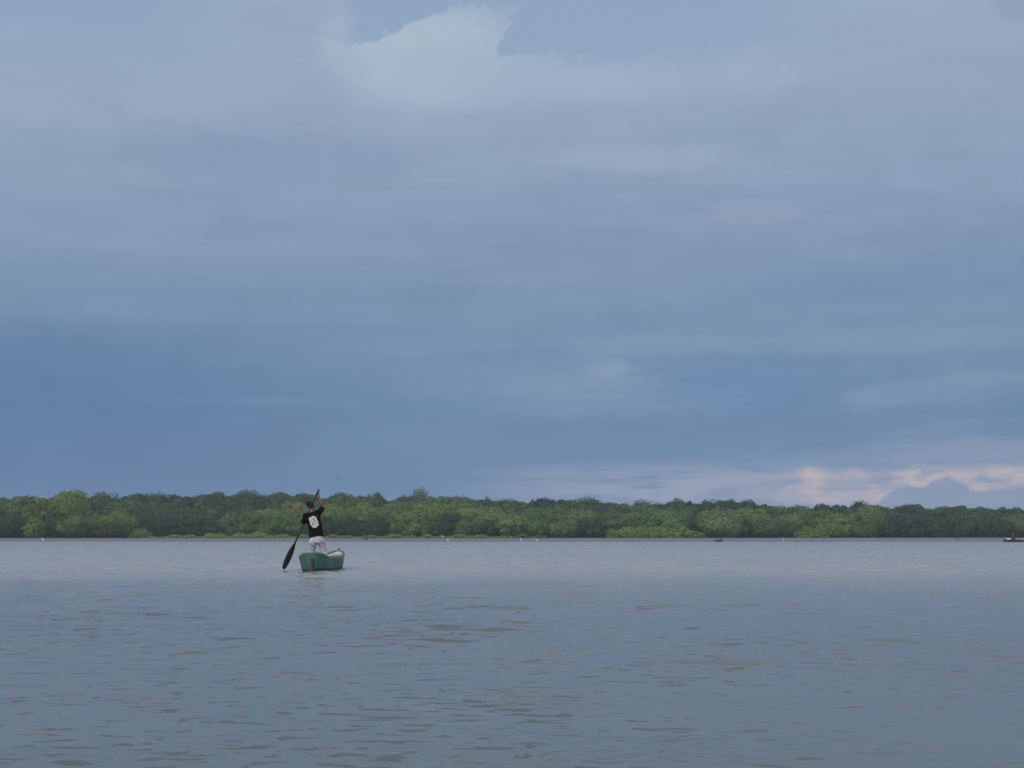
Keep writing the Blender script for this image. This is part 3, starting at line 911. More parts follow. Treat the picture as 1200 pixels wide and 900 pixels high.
SKY = np.array([(-300, 583), (0, 583), (60, 583), (100, 584), (160, 582), (280, 581), (350, 582), (450, 583), (600, 588), (680, 589), (750, 592), (800, 591), (850, 591), (900, 594), (1000, 595), (1060, 596), (1130, 596), (1200, 598), (1500, 600)], float)


def shore(px):
    return 349 + 26 * max(0.0, (px - 560) / 640)


TINT = {k: tuple(c * (0.8 if k in ('dark', 'teal', 'sky') else 0.98) for c in v) for k, v in TINT.items()}
SHRUB = {'bush'}
for i, (px, w, top, back_, tint, style, label) in enumerate(T):
    r = np.random.default_rng(100 + i)
    Y = shore(px) + back_ + 2
    x = (px - 600) / FPX * Y * 1.0
    gz0 = float(ground_z(x, Y))
    if back_ > 30:
        top = top * 0.6 + 0.4 * float(np.interp(px, SKY[:, 0], SKY[:, 1]))
        w = w * 1.3
    zt = P(px, top + 2.5, Y).z
    H = zt - gz0
    mpp = Y / FPX
    wm_ = w * mpp * 1.2
    nm = 'mangrove_bush' if style == 'bush' else 'mangrove_tree'
    root = empty(nm, (x, Y, gz0))
    front_row = back_ < 13
    if style == 'bush':
        z0 = 0.12
    elif front_row:
        z0 = r.uniform(0.1, 0.55) + 0.03 * H
    else:
        z0 = H * 0.40
    dy_ = min(wm_, 7.0) if style != 'bush' else min(wm_, 5)
    dens = 22 if front_row else 18
    cen, nor, lob = crown_points(r, 0, 0, z0, H, wm_, dy_, style, dens)
    ok = cen[:, 2] > 0.1
    me = leaf_mesh('crown', cen[ok], nor[ok], lob[ok], 0.29 if style != 'feather' else 0.25, r)
    cr = link('crown', me, M['leaf'], root)
    c = np.array(TINT[tint]) * r.uniform(0.9, 1.1)
    cr.color = (*c, 1)
    link('trunk', trunk_mesh(r, max(H * 0.8, 0.9), wm_), M['bark'], root)
    tag(root, label, 'bush' if style == 'bush' else 'tree', 'bushes along the mud bank' if style == 'bush' else ('trees on the skyline' if back_ > 30 else 'mangrove trees along the shore'))

# ---- the rest of the wood, which reads as one mass
sk = SKY
r = np.random.default_rng(55)
cs, ns_, ls, ts = [], [], [], []


def mass_crown(px, Y, top, w, tint, low=0.3):
    x = (px - 600) / FPX * Y
    gz0 = float(ground_z(x, Y))
    zt = P(px, top + 2.0, Y).z
    H = zt - gz0
    wm_ = w * Y / FPX
    c_, n_, l_ = crown_points(r, x, Y, gz0 + H * low, zt, wm_, wm_, 'tall' if r.uniform() < .75 else 'round', 14)
    cs.append(c_); ns_.append(n_); ls.append(l_)
    t = np.array(tint) * r.uniform(0.8, 1.2)
    ts.append(np.repeat(t[None], len(c_), 0))


def local_tint(px, row):
    if px < 110: base = TINT['olive']
    elif px < 330: base = TINT['sky']
    elif px < 600: base = np.array(TINT['olive']) * .6 + np.array(TINT['mid']) * .4
    elif px < 1030: base = TINT['mid']
    else: base = TINT['teal']
    if row >= 2: base = np.array(base) * .35 + np.array(TINT['sky']) * .65
    return np.array(base)


for row, (bk, t0) in enumerate(((16, 0.52), (26, 0.26), (36, 0.08), (50, 0.0), (64, 0.01))):
    px = -230 + r.uniform(0, 20)
    while px < 1440:
        sky_y = np.interp(px, sk[:, 0], sk[:, 1])
        base = 630
        top = sky_y + (base - sky_y) * (t0 + r.uniform(-.07, .07)) + r.uniform(0, 3)
        mass_crown(px, shore(px) + bk + r.uniform(-4, 4), top, r.uniform(22, 34), local_tint(px, row), 0.0 if row < 2 else 0.3)
        px += r.uniform(13, 21)
# wings of the wood beyond both picture edges
for side in (-1, 1):
    for k in range(26):
        px = 600 + side * r.uniform(640, 850)
        mass_crown(px, shore(px) + r.uniform(2, 12), r.uniform(596, 612), r.uniform(24, 36), local_tint(px, 0))
cen, nor, lob, tin = np.concatenate(cs), np.concatenate(ns_), np.concatenate(ls), np.concatenate(ts)
me = leaf_mesh('forest', cen, nor, lob, 0.34, r)
at = me.attributes.new('tint', 'FLOAT_COLOR', 'FACE')
at.data.foreach_set('color', np.concatenate([tin, np.ones((len(tin), 1))], 1).astype(np.float32).ravel())
forest = link('forest', me, M['leaf_mass'])
tag(forest, 'dense green mangrove wood behind the shoreline trees', 'forest', kind='stuff')

# ---- low green growth on top of the bank
cs, ns_, ls, ts = [], [], [], []
for (a, b_, hgt, d0, d1) in ((170, 600, 1.0, -2.5, 3.5), (240, 345, 1.7, 1, 5), (330, 640, 1.2, -1, 4)):
    n = int((b_ - a) * 36)
    px = r.uniform(a, b_, n)
    Y = np.array([shore(p) for p in px]) + r.uniform(d0, d1, n)
    x = (px - 600) / FPX * Y
    gz0 = ground_z(x, Y)
    loc = 0.55 + 0.45 * np.sin(px * 0.21 + 1.7 * np.sin(px * 0.05)) * np.sin(px * 0.083 + 1)
    hh_ = hgt * np.clip(loc, 0.25, 1) * (0.55 + 0.45 * (Y - Y.min()) / (np.ptp(Y) + 1e-6))
    z = gz0 + hh_ * np.sqrt(r.uniform(0.02, 1, n))
    cs.append(np.stack([x, Y, z], 1))
    ns_.append(r.normal(0, .55, (n, 3)) + np.array([0, -0.25, 0.9]))
    ls.append(r.uniform(0, 1, n))
    base = np.array(TINT['bright']) if a < 700 else np.array(TINT['mid'])
    if a == 330: base = np.array(TINT['mid'])
    ts.append(np.repeat(base[None], n, 0))
cen, nor, lob, tin = np.concatenate(cs), np.concatenate(ns_), np.concatenate(ls), np.concatenate(ts)
me = leaf_mesh('undergrowth', cen, nor, lob, 0.24, r)
at = me.attributes.new('tint', 'FLOAT_COLOR', 'FACE')
at.data.foreach_set('color', np.concatenate([tin, np.ones((len(tin), 1))], 1).astype(np.float32).ravel())
ug = link('undergrowth', me, M['leaf_mass'])
tag(ug, 'strip of low bright green growth on top of the mud bank', 'undergrowth', kind='stuff')


# ------------------------------------------------------------------ boats
def interp(tab, s):
    t = np.array(tab, float)
    # smooth monotone-ish interpolation: linear through finely smoothed samples
    ss = np.linspace(t[0, 0], t[-1, 0], 400)
    vv = np.interp(ss, t[:, 0], t[:, 1])
    k = np.ones(25) / 25
    vp = np.pad(vv, 12, mode='reflect', reflect_type='odd')
    vv = np.convolve(vp, k, 'valid')
    return float(np.interp(s, ss, vv))


def hull_section(s, bt, gt, kt, nu=14, inset=0.0, zmin=None):
    b_, g_, k_ = interp(bt, s), interp(gt, s), interp(kt, s)
    pts = []
    for i in range(nu + 1):
        u = i / nu
        z = k_ + (g_ - k_) * u
        rr_ = b_ * (0.78 * math.sin(min(1, u / 0.42) * math.pi / 2) + 0.22 * u)
        rr_ = max(rr_ - inset, 0.0) if inset else rr_
        if zmin is not None: z = max(z, zmin)
        pts.append((rr_, z))
    return pts


def hull_mesh(L, bt, gt, kt, ns=44, inset=0.0, zmin=None, s0=0.0, s1=None, mid_rocker=0):
    s1 = L if s1 is None else s1
    bm = bmesh.new()
    rows = []
    for i in range(ns + 1):
        t = i / ns
        s = s0 + (s1 - s0) * (t - 0.12 * math.sin(2 * math.pi * t) / 1.3)
        sec = hull_section(s, bt, gt, kt, 14, inset, zmin)
        row = [bm.verts.new((-x, s, z)) for x, z in sec[::-1]] + [bm.verts.new((x, s, z)) for x, z in sec[1:]]
        rows.append(row)
    for a, b_ in zip(rows[:-1], rows[1:]):
        for k in range(len(a) - 1):
            bm.faces.new((a[k], a[k + 1], b_[k + 1], b_[k]))
    bm.faces.new(rows[0])
    bm.faces.new(rows[-1][::-1])
    bmesh.ops.remove_doubles(bm, verts=bm.verts[:], dist=0.0008)
    return bm_mesh('hull', bm)


def rail_mesh(side, L, bt, gt, s0, s1, w=0.05, h=0.045, n=40, out=0.012):
    bm = bmesh.new()
    rows = []
    for i in range(n + 1):
        s = s0 + (s1 - s0) * i / n
        x, z = interp(bt, s) * side, interp(gt, s)
        xo, xi = x + side * out, x - side * (w - out)
        if xi * side < 0.002: xi = 0.002 * side
        c = 0.010
        rows.append([bm.verts.new(p) for p in ((xo, s, z - h * .6 + c), (xo, s, z + h * .4 - c), (xo - side * c, s, z + h * .4), (xi + side * c * .5, s, z + h * .4), (xi, s, z + h * .4 - c), (xi, s, z - h * .6))])
    for a, b_ in zip(rows[:-1], rows[1:]):
        for k in range(6):
            bm.faces.new((a[k], a[(k + 1) % 6], b_[(k + 1) % 6], b_[k]))
    bm.faces.new(rows[0]); bm.faces.new(rows[-1])
    return bm_mesh('gunwale', bm, False)


def box_mesh(name, sx, sy, sz, bev=0.008, loc=(0, 0, 0), rot=None):
    bm = bmesh.new()
    bmesh.ops.create_cube(bm, size=1, matrix=Matrix.Diagonal((sx, sy, sz, 1)))
    if bev: bmesh.ops.bevel(bm, geom=bm.edges[:], offset=bev, segments=2, affect='EDGES')
    mt = Matrix.Translation(loc)
    if rot is not None: mt = mt @ rot.to_4x4()
    bmesh.ops.transform(bm, matrix=mt, verts=bm.verts[:])
    return bm_mesh(name, bm, False)


YB = 37.6
stern = P(364.5, 669.5, YB); stern.z = 0
L = 5.0
BT = [(0, .13), (.10, .235), (.25, .315), (.5, .36), (1, .39), (2.2, .41), (3.3, .37), (4.2, .25), (4.7, .12), (5, .02)]
GT = [(0, .475), (.12, .455), (.28, .40), (.5, .35), (1, .325), (2.2, .305), (3.3, .335), (4.2, .39), (4.7, .44), (5, .48)]
KT = [(0, -.06), (.5, -.14), (2.5, -.16), (4, -.1), (4.6, .02), (5, .25)]
YAW, ROLL = R(-1.6), R(-3.0)
boat = empty('fishing_boat', stern, YAW)
boat.rotation_euler = (0, ROLL, YAW)
tag(boat, 'sea green wooden boat with raised stern and cream inside, nearest boat carrying the paddler', 'boat')
hull = link('hull', hull_mesh(L, BT, GT, KT), M['hull'], boat)
liner = link('inner_lining', hull_mesh(L, BT, GT, KT, 40, 0.028, 0.09, 0.10, 4.86), M['liner'], boat)
tag(liner, 'cream painted inside')
link('gunwale', rail_mesh(1, L, BT, GT, 0.0, 4.97, .05, .058), M['rail'], boat)
link('gunwale', rail_mesh(-1, L, BT, GT, 0.0, 4.97, .05, .058), M['rail'], boat)
cap_ = bmesh.new()   # brown wear strip on top of both rails
for side in (1, -1):
    rows = []
    for i in range(31):
        s = 0.9 + 3.9 * i / 30
        x, z = interp(BT, s) * side, interp(GT, s) + 0.0255
        rows.append([cap_.verts.new((x + side * .008, s, z)), cap_.verts.new((x + side * .008, s, z + .008)), cap_.verts.new((x - side * .034, s, z + .008)), cap_.verts.new((x - side * .034, s, z))])
    for a, b_ in zip(rows[:-1], rows[1:]):
        for k in range(4): cap_.faces.new((a[k], a[(k + 1) % 4], b_[(k + 1) % 4], b_[k]))
link('rail_cap', bm_mesh('rail_cap', cap_, False), M['rail_brown'], boat)
sp = link('stern_post', box_mesh('stern_post', .036, .07, .40, .010, (0, -.034, .145), Matrix.Rotation(R(-3), 3, 'X')), M['post_pale'], boat)
link('post_shade_strip', box_mesh('post_shade_strip', .05, .10, .40, .006, (.044, -.036, .13), Matrix.Rotation(R(-4), 3, 'X')), M['post_shade'], boat)  # added dark strip: the stern post's shaded right side, painted in
link('bow_post', box_mesh('bow_post', .05, .09, .24, .012, (0, 4.98, .43), Matrix.Rotation(R(-14), 3, 'X')), M['rail_brown'], boat)
for s, dz_ in ((1.75, -.07), (3.0, -.08)):
    w = interp(BT, s) * 2 - .075
    link('seat', box_mesh('seat', w, .24, .03, .006, (0, s, interp(GT, s) + dz_)), M['liner'], boat)
dk = bmesh.new()
ring = []
for s in np.linspace(4.15, 4.9, 9):
    ring.append((interp(BT, s) - .03, s, interp(GT, s) - .015))
up_ = [dk.verts.new((max(x, .004), s, z)) for x, s, z in ring] + [dk.verts.new((-max(x, .004), s, z)) for x, s, z in ring[::-1]]
f = dk.faces.new(up_)
ex = bmesh.ops.extrude_face_region(dk, geom=[f])
bmesh.ops.translate(dk, vec=(0, 0, -.025), verts=[v for v in ex['geom'] if isinstance(v, bmesh.types.BMVert)])
link('foredeck', bm_mesh('foredeck', dk, False), M['liner'], boat)


def blob(bm, c, rx, ry, rz, sub=3, n=0.0, rot=None):
    r0 = bmesh.ops.create_icosphere(bm, subdivisions=sub, radius=1)
    for v in r0['verts']:
        p = v.co.copy()
        k = 1 + n * (math.sin(5.1 * p.x + 1.3) * math.sin(4.3 * p.y + .4) + .6 * math.sin(9 * p.z + 7 * p.x))
        p = Vector((p.x * rx * k, p.y * ry * k, p.z * rz * k))
        if rot is not None: p = rot @ p
        v.co = p + Vector(c)


def bake(o):
    """Apply the modifiers of o to its mesh."""
    dg = bpy.context.evaluated_depsgraph_get()
    me = bpy.data.meshes.new_from_object(o.evaluated_get(dg))
    o.modifiers.clear()
    old = o.data
    o.data = me
    bpy.data.meshes.remove(old)
    me.polygons.foreach_set('use_smooth', np.ones(len(me.polygons), dtype=bool))


def fuse(name, bm, mat, parent, voxel, smooth=4):
    """Merge overlapping shapes of bm into one continuous skin."""
    me = bm_mesh(name, bm)
    o = link(name, me, mat)
    md = o.modifiers.new('r', 'REMESH'); md.mode = 'VOXEL'; md.voxel_size = voxel
    sm = o.modifiers.new('s', 'SMOOTH'); sm.iterations = smooth; sm.factor = 0.5
    bpy.context.view_layer.update()
    bake(o)
    if len(o.data.materials) == 0: o.data.materials.append(mat)
    if parent is not None: o.parent = parent
    return o


# net heap in the bow: rests in the boat, a thing of its own
bmat = Matrix.LocRotScale(stern, boat.rotation_euler, None)
nb = bmesh.new()
for k in range(9):
    a = k * 2.4
    blob(nb, (0.13 * math.cos(a), 0.22 * math.sin(a), 0.06 + 0.018 * (k % 4)), .13, .15, .085, 3, .12)
nb.verts.ensure_lookup_table()
net = fuse('net_heap', nb, M['net'], None, 0.018, 2)
net.location = bmat @ Vector((.05, 4.05, .24))
net.scale = (.62, .62, .8)
net.rotation_euler = (0, ROLL, YAW)
tag(net, 'heap of pale grey fishing net lying in the bow of the green boat', 'net')


# ------------------------------------------------------------------ people
def capsule(bm, a, b_, ra, rb, seg=14):
    a, b_ = Vector(a), Vector(b_)
    d = (b_ - a)
    ln = d.length
    d = d.normalized() if ln > 1e-6 else Vector((0, 0, 1))
    pts, rads = [], []
    for t in (-.98, -.8, -.5):
        pts.append(a + d * ra * t); rads.append(ra * math.sqrt(1 - t * t))
    for t in (0, .5, 1):
        pts.append(a.lerp(b_, t)); rads.append(ra + (rb - ra) * t)
    for t in (.5, .8, .98):
        pts.append(b_ + d * rb * t); rads.append(rb * math.sqrt(1 - t * t))
    tube(bm, pts, rads, seg)


def loft(bm, secs, seg=22):
    """secs: (centre, right vector*halfwidth, forward vector*halfdepth)"""
    rings = []
    for c, rv, fv in secs:
        rings.append([bm.verts.new(Vector(c) + Vector(rv) * math.copysign(abs(math.cos(a)) ** .88, math.cos(a)) + Vector(fv) * math.copysign(abs(math.sin(a)) ** .88, math.sin(a))) for a in [2 * math.pi * k / seg for k in range(seg)]])
    for a, b_ in zip(rings[:-1], rings[1:]):
        for k in range(seg):
            bm.faces.new((a[k], a[(k + 1) % seg], b_[(k + 1) % seg], b_[k]))
    bm.faces.new(rings[0][::-1]); bm.faces.new(rings[-1])


def gripping_hand(bm, H, axis, wrist, turn):
    """Palm and five fingers closed round a shaft through H along axis."""
    H, axis, wrist = Vector(H), Vector(axis).normalized(), Vector(wrist)
    n = (wrist - H); n -= axis * n.dot(axis); n.normalize()
    b_ = axis.cross(n) * turn
    pc = H + n * .034
    capsule(bm, wrist, pc + axis * .022, .026, .020)
    capsule(bm, wrist, pc - axis * .026, .026, .020)
    capsule(bm, pc - axis * .03, pc + axis * .03, .021, .021)
    ln = (3.5, 4.1, 3.9, 3.1)
    for i in range(4):
        o = axis * (0.036 - .024 * i)
        pts = []
        for k in range(6):
            t = -0.2 + ln[i] * k / 5
            pts.append(H + o + (n * math.cos(t) + b_ * math.sin(t)) * .029)
        tube(bm, pts, [.0105, .0100, .0096, .0092, .0086, .007], 8)
    pts = []
    for k in range(5):
        t = 0.1 - 2.1 * k / 4
        pts.append(H + axis * (.032 + .012 * k / 4) + (n * math.cos(t) + b_ * math.sin(t)) * .031)
    tube(bm, pts, [.014, .0125, .0115, .0105, .008], 8)


# paddler: joints measured in the photo, each with its own distance
YM = YB + 0.74


def Q(cx, cy, fwd=0.0):
    return P(310 + cx / 7.5, 560 + cy / 7.5, YM + fwd)


fwdv = Vector((0.10, 1, 0)).normalized()
J = dict(pel=Q(460, 520), waist=Q(450, 455, .02), chest=Q(430, 372, .05), neckb=Q(416, 308, .08), head=Q(404, 252, .11),
         sl=Q(362, 335, .07), sr=Q(484, 302, .09), el=Q(334, 418, .16), er=Q(513, 256, .30),
         hl=Q(428, 548, 0), hr=Q(494, 545, .02), kl=Q(417, 652, .16), kr=Q(521, 652, .13), al=Q(412, 742, -.02), ar=Q(531, 742, .0))
# floor of the boat under the feet
for k in ('al', 'ar'):
    J[k].z = 0.185
# paddle line
PT, PB = Q(474, 112, .34), Q(166, 800, .34)
pax = (PB - PT).normalized()
hand_r = PT + pax * .085
hand_l = PT + pax * ((Q(306, 478, .34) - PT).length)
up_sp = (J['neckb'] - J['pel']).normalized()
rt = (J['sr'] - J['sl']).normalized()
rt0 = Vector((1, -0.1, 0)).normalized()


def fw_of(rv, upv): return upv.cross(rv).normalized()


FW = fw_of(rt, up_sp)

man = empty('person', (J['pel'].x, J['pel'].y, 0.12), 0)
inv = Matrix.Translation(-man.location)
for k in J: J[k] = inv @ J[k]
PTl, PBl, hrl, hll = inv @ PT, inv @ PB, inv @ hand_r, inv @ hand_l
tag(man, 'man in black printed t-shirt, pale trousers and black cap standing in the green boat, paddling', 'person')

bb = bmesh.new()
hd = J['head']
hup = (hd - J['neckb']).normalized()
hrt = Vector((1, -.25, 0)).normalized()
hfw = hup.cross(hrt).normalized()
hm = Matrix((hrt, hfw, hup)).transposed()
blob(bb, hd + hup * .02, .074, .094, .105, 3, 0, hm)                      # skull
blob(bb, hd + hfw * .035 - hup * .055, .055, .055, .055, 3, 0, hm)        # jaw
blob(bb, hd + hfw * .098 - hup * .012, .014, .02, .024, 2, 0, hm)         # nose
capsule(bb, hd + hfw * .083 - hup * .052 - hrt * .018, hd + hfw * .083 - hup * .052 + hrt * .018, .009, .009)   # lips
for sd_ in (-1, 1):
    blob(bb, hd + hrt * .077 * sd_ - hfw * .005 - hup * .005, .012, .021, .032, 2, 0, hm)
capsule(bb, hd - hup * .05, J['neckb'] + up_sp * .0, .056, .062)
capsule(bb, J['neckb'], J['chest'], .07, .11)
loft(bb, [(J['neckb'] - up_sp * .02, rt * .10, FW * .07), (J['chest'] + up_sp * .07, rt * .155, FW * .095), (J['chest'], rt * .15, FW * .105), (J['waist'], rt0 * .128, FW * .095), (J['pel'], rt0 * .145, FW * .10), (J['pel'] - up_sp * .08, rt0 * .14, FW * .10)])
for sd_, sh, e_, h_, hp, kn, an, turn in ((-1, 'sl', 'el', hll, 'hl', 'kl', 'al', 1), (1, 'sr', 'er', hrl, 'hr', 'kr', 'ar', -1)):
    capsule(bb, J['neckb'].lerp(J[sh], .5), J[sh], .055, .056)
    capsule(bb, J[sh], J[e_], .056, .044)
    dn = (J[e_] - h_).normalized()
    wr_ = h_ + dn * .085
    capsule(bb, J[e_], J[e_].lerp(wr_, .35), .046, .051)
    capsule(bb, J[e_].lerp(wr_, .35), wr_, .051, .033)
    gripping_hand(bb, h_, pax, wr_, turn)
    capsule(bb, J[hp], J[kn], .08, .055)
    capsule(bb, J[kn], J[kn].lerp(J[an], .35), .052, .055)
    capsule(bb, J[kn].lerp(J[an], .35), J[an], .055, .036)
    toe = J[an] + Vector((.03 * sd_, .16, -.035))
    capsule(bb, J[an] + Vector((0, -.04, -.032)), toe, .036, .026)
body = fuse('body', bb, M['skin'], man, 0.0065, 3)
for sd_ in (-1, 1):
    e0 = bmesh.new(); blob(e0, hd + hfw * .083 + hup * .012 + hrt * .03 * sd_, .013, .010, .010, 2, 0, hm)
    link('eye', bm_mesh('eye', e0), M['eye'], man)
hb = bmesh.new()
blob(hb, hd + hup * .012 - hfw * .014, .078, .088, .088, 3, 0, hm)
hair = fuse('hair', hb, M['hair'], man, 0.012, 2)
# cap worn with the peak to the front
cb = bmesh.new()
r0 = bmesh.ops.create_uvsphere(cb, u_segments=24, v_segments=14, radius=1)
for v in r0['verts']:
    z = max(v.co.z, -0.22)
    v.co = hd + hup * .040 + hm @ Vector((v.co.x * .090, v.co.y * .108, z * .102))
cap_o = link('cap', bm_mesh('cap', cb), M['cap'], man)
pk = bmesh.new()
rows = []
for i in range(9):
    a = math.pi * i / 8
    for_ = Vector((math.cos(a) * .082, math.sin(a) * .085 + .03, .012))
    bk_ = Vector((math.cos(a) * .080, math.sin(a) * .16 + .055, -.006 - .012 * abs(math.cos(a))))
    rows.append([pk.verts.new(hd + hup * .028 + hm @ p) for p in (for_, bk_, bk_ + Vector((0, 0, .006)), for_ + Vector((0, 0, .006)))])
for a, b_ in zip(rows[:-1], rows[1:]):
    for k in range(4): pk.faces.new((a[k], a[(k + 1) % 4], b_[(k + 1) % 4], b_[k]))
pk.faces.new(rows[0]); pk.faces.new(rows[-1])
link('peak', bm_mesh('peak', pk), M['cap'], cap_o)
bkl = box_mesh('buckle', .016, .006, .016, .002)
bo = link('buckle', bkl, M['print'], cap_o)
bo.matrix_local = Matrix.Translation(hd + hup * .055 + hm @ Vector((.052, -.0935, 0))) @ (hm @ Matrix.Rotation(R(30), 3, 'Z')).to_4x4()

# t-shirt
sb = bmesh.new()
loft(sb, [(J['neckb'] + up_sp * .012, rt * .085, FW * .072), (J['neckb'] - up_sp * .015, rt * .125, FW * .09), (J['chest'] + up_sp * .08, rt * .188, FW * .118), (J['chest'], rt * .182, FW * .13), (J['waist'], rt0 * .172, FW * .128),
          (J['pel'] + up_sp * .06, rt0 * .182, FW * .135), (J['pel'] - up_sp * .005, rt0 * .186 + Vector((0, 0, .03)), FW * .138)])
for sh, e_ in (('sl', 'el'), ('sr', 'er')):
    capsule(sb, J['neckb'].lerp(J[sh], .55), J[sh], .068, .072)
    capsule(sb, J[sh], J[sh].lerp(J[e_], .40), .073, .069)
    tube(sb, [J[sh].lerp(J[e_], .3), J[sh].lerp(J[e_], .72)], [.073, .072], 14)
    capsule(sb, J['chest'] + up_sp * .05 + (J[sh] - J['chest']) * .3, J[sh].lerp(J[e_], .15), .09, .072)
shirt = fuse('shirt', sb, M['shirt'], man, 0.010, 3)
# folds
rr2 = np.random.default_rng(4)
for v in shirt.data.vertices:
    c0 = v.co
    v.co = c0 + v.normal * (.006 * math.sin(26 * c0.z + 17 * c0.x + 3 * math.sin(9 * c0.y)) * math.sin(13 * c0.x - 8 * c0.z))

# white print on the back of the shirt: bold stacked brush-like glyphs
BM_ = ["..####...",
       "##.###.#.",
       "####.##..",
       "#.##.###.",
       "##.##.##.",
       ".#######.",
       ".##.##.##",
       "###.#.###",
       ".##.####.",
       ".#.###.##",
       "..##.####",
       "..####.#.",
       "...####.."]
dgm = shirt.data
bvh = BVHTree.FromPolygons([v.co.copy() for v in dgm.vertices], [p.vertices[:] for p in dgm.polygons])
pm = bmesh.new()
ctr = inv @ Q(432, 388, -.10) - Vector((0, .5, 0))
ncol, nrow = 9, len(BM_)
cw, ch_ = .215 / ncol, .285 / nrow
cache = {}
tlt = R(9)


def pv(i, j):
    if (i, j) not in cache:
        jit = .22
        u = (i - ncol / 2 + jit * math.sin(3.1 * i + 1.7 * j)) * cw
        w = (nrow / 2 - j + jit * math.sin(2.3 * j - 1.1 * i)) * ch_
        p = ctr + Vector((u * math.cos(tlt) - w * math.sin(tlt), 0, w * math.cos(tlt) + u * math.sin(tlt)))
        hit = bvh.ray_cast(p, Vector((0, 1, 0)), 2)
        cache[(i, j)] = (pm.verts.new(hit[0] + hit[1] * .004), hit[1]) if hit[0] is not None else None
    return cache[(i, j)]


for j, row_ in enumerate(BM_):
    for i, ch in enumerate(row_):
        if ch == '#':
            qd = [pv(i, j), pv(i + 1, j), pv(i + 1, j + 1), pv(i, j + 1)]
            if all(qd): pm.faces.new([z[0] for z in qd])
link('shirt_print', bm_mesh('shirt_print', pm), M['print'], shirt)

# trousers
tb = bmesh.new()
loft(tb, [(J['pel'] + up_sp * .05, rt0 * .150, FW * .115), (J['pel'] - up_sp * .02, rt0 * .163, FW * .125), (J['pel'] - Vector((0, 0, .10)), rt0 * .172, FW * .13), (J['pel'] - Vector((0, 0, .16)), rt0 * .150, FW * .115)])
for hp, kn, an in (('hl', 'kl', 'al'), ('hr', 'kr', 'ar')):
    capsule(tb, J[hp] - Vector((0, 0, .02)), J[kn], .104, .088)
    capsule(tb, J[kn], J[an] + Vector((0, 0, .06)), .086, .068)
tr = fuse('trousers', tb, M['trouser'], man, 0.010, 3)
for v in tr.data.vertices:
    c0 = v.co
    v.co = c0 + v.normal * (.008 * math.sin(34 * c0.z + 14 * c0.x) * math.sin(19 * c0.x + 11 * c0.z + 1))

# paddle, held: a thing of its own
pd = empty('paddle', PB, 0)
tag(pd, 'long dark wooden paddle with narrow black blade held by the standing man', 'paddle')
ip = -PB
Lp = (PB - PT).length
side_v = pax.cross(Vector((0, 1, 0))).normalized()
thk = pax.cross(side_v).normalized()
sbm = bmesh.new()
tube(sbm, [PT + ip, PT + ip + pax * (Lp * .4), PT + ip + pax * (Lp * .72)], [.017, .018, .020], 12)
link('shaft', bm_mesh('shaft', sbm), M['wood_dark'], pd)
gb = bmesh.new()
blob(gb, PT + ip - pax * .01, .026, .024, .030, 3)
link('grip', bm_mesh('grip', gb), M['wood_dark'], pd)
bl = bmesh.new()
secs = []
for t, hw, th in ((.66, .018, .018), (.70, .034, .014), (.76, .062, .011), (.83, .076, .010), (.90, .074, .009), (.95, .062, .008), (.985, .046, .007), (1.0, .034, .004)):
    secs.append((PT + ip + pax * (Lp * t), side_v * hw, thk * th))
loft(bl, secs, 20)
link('blade', bm_mesh('blade', bl), M['blade'], pd)


# ------------------------------------------------------------------ distant boat on the right, with its sitter
YD = 226.0
dbx = P(1176, 634.6, YD); dbx.z = 0
LD = 7.0
DB = [(0, .10), (.5, .38), (2, .55), (4.5, .55), (6.2, .33), (7, .03)]
DGt = [(0, .46), (.5, .36), (2, .30), (4.5, .32), (6.2, .46), (7, .6)]
DK = [(0, .0), (.6, -.12), (3.5, -.15), (6, -.08), (7, .25)]
dboat = empty('canoe', dbx, R(-86))
tag(dboat, 'low black canoe far off on the water, cut by the right picture edge', 'boat')
link('hull', hull_mesh(LD, DB, DGt, DK, 36), M['dark_hull'], dboat)
link('inner_lining', hull_mesh(LD, DB, DGt, DK, 30, .03, .06, .15, 6.8), M['rail_brown'], dboat)
link('gunwale', rail_mesh(1, LD, DB, DGt, 0.02, 6.96, .06, .05, 30), M['dark_hull'], dboat)
link('gunwale', rail_mesh(-1, LD, DB, DGt, 0.02, 6.96, .06, .05, 30), M['dark_hull'], dboat)
dm = Matrix.LocRotScale(dbx, dboat.rotation_euler, None)
for s in (1.0, 3.2):
    link('seat', box_mesh('seat', interp(DB, s) * 2 - .09, .25, .04, .008, (0, s, interp(DGt, s) - .05)), M['rail_brown'], dboat)
for s, lbl, sc in ((.72, 'pale sack lying in the left end of the far black canoe', 1.0), (3.35, 'pale sack lying mid canoe right of the distant sitter', 1.1)):
    b0 = bmesh.new()
    blob(b0, (0, 0, .16 * sc), .26 * sc, .36 * sc, .19 * sc, 3, .06)
    blob(b0, (.05, .30 * sc, .28 * sc), .10, .10, .09, 2, .05)
    o = fuse('sack', b0, M['sack'], None, .03, 2)
    o.location = dm @ Vector((0, s, .22))
    o.rotation_euler = (0, 0, R(-86))
    tag(o, lbl, 'sack')


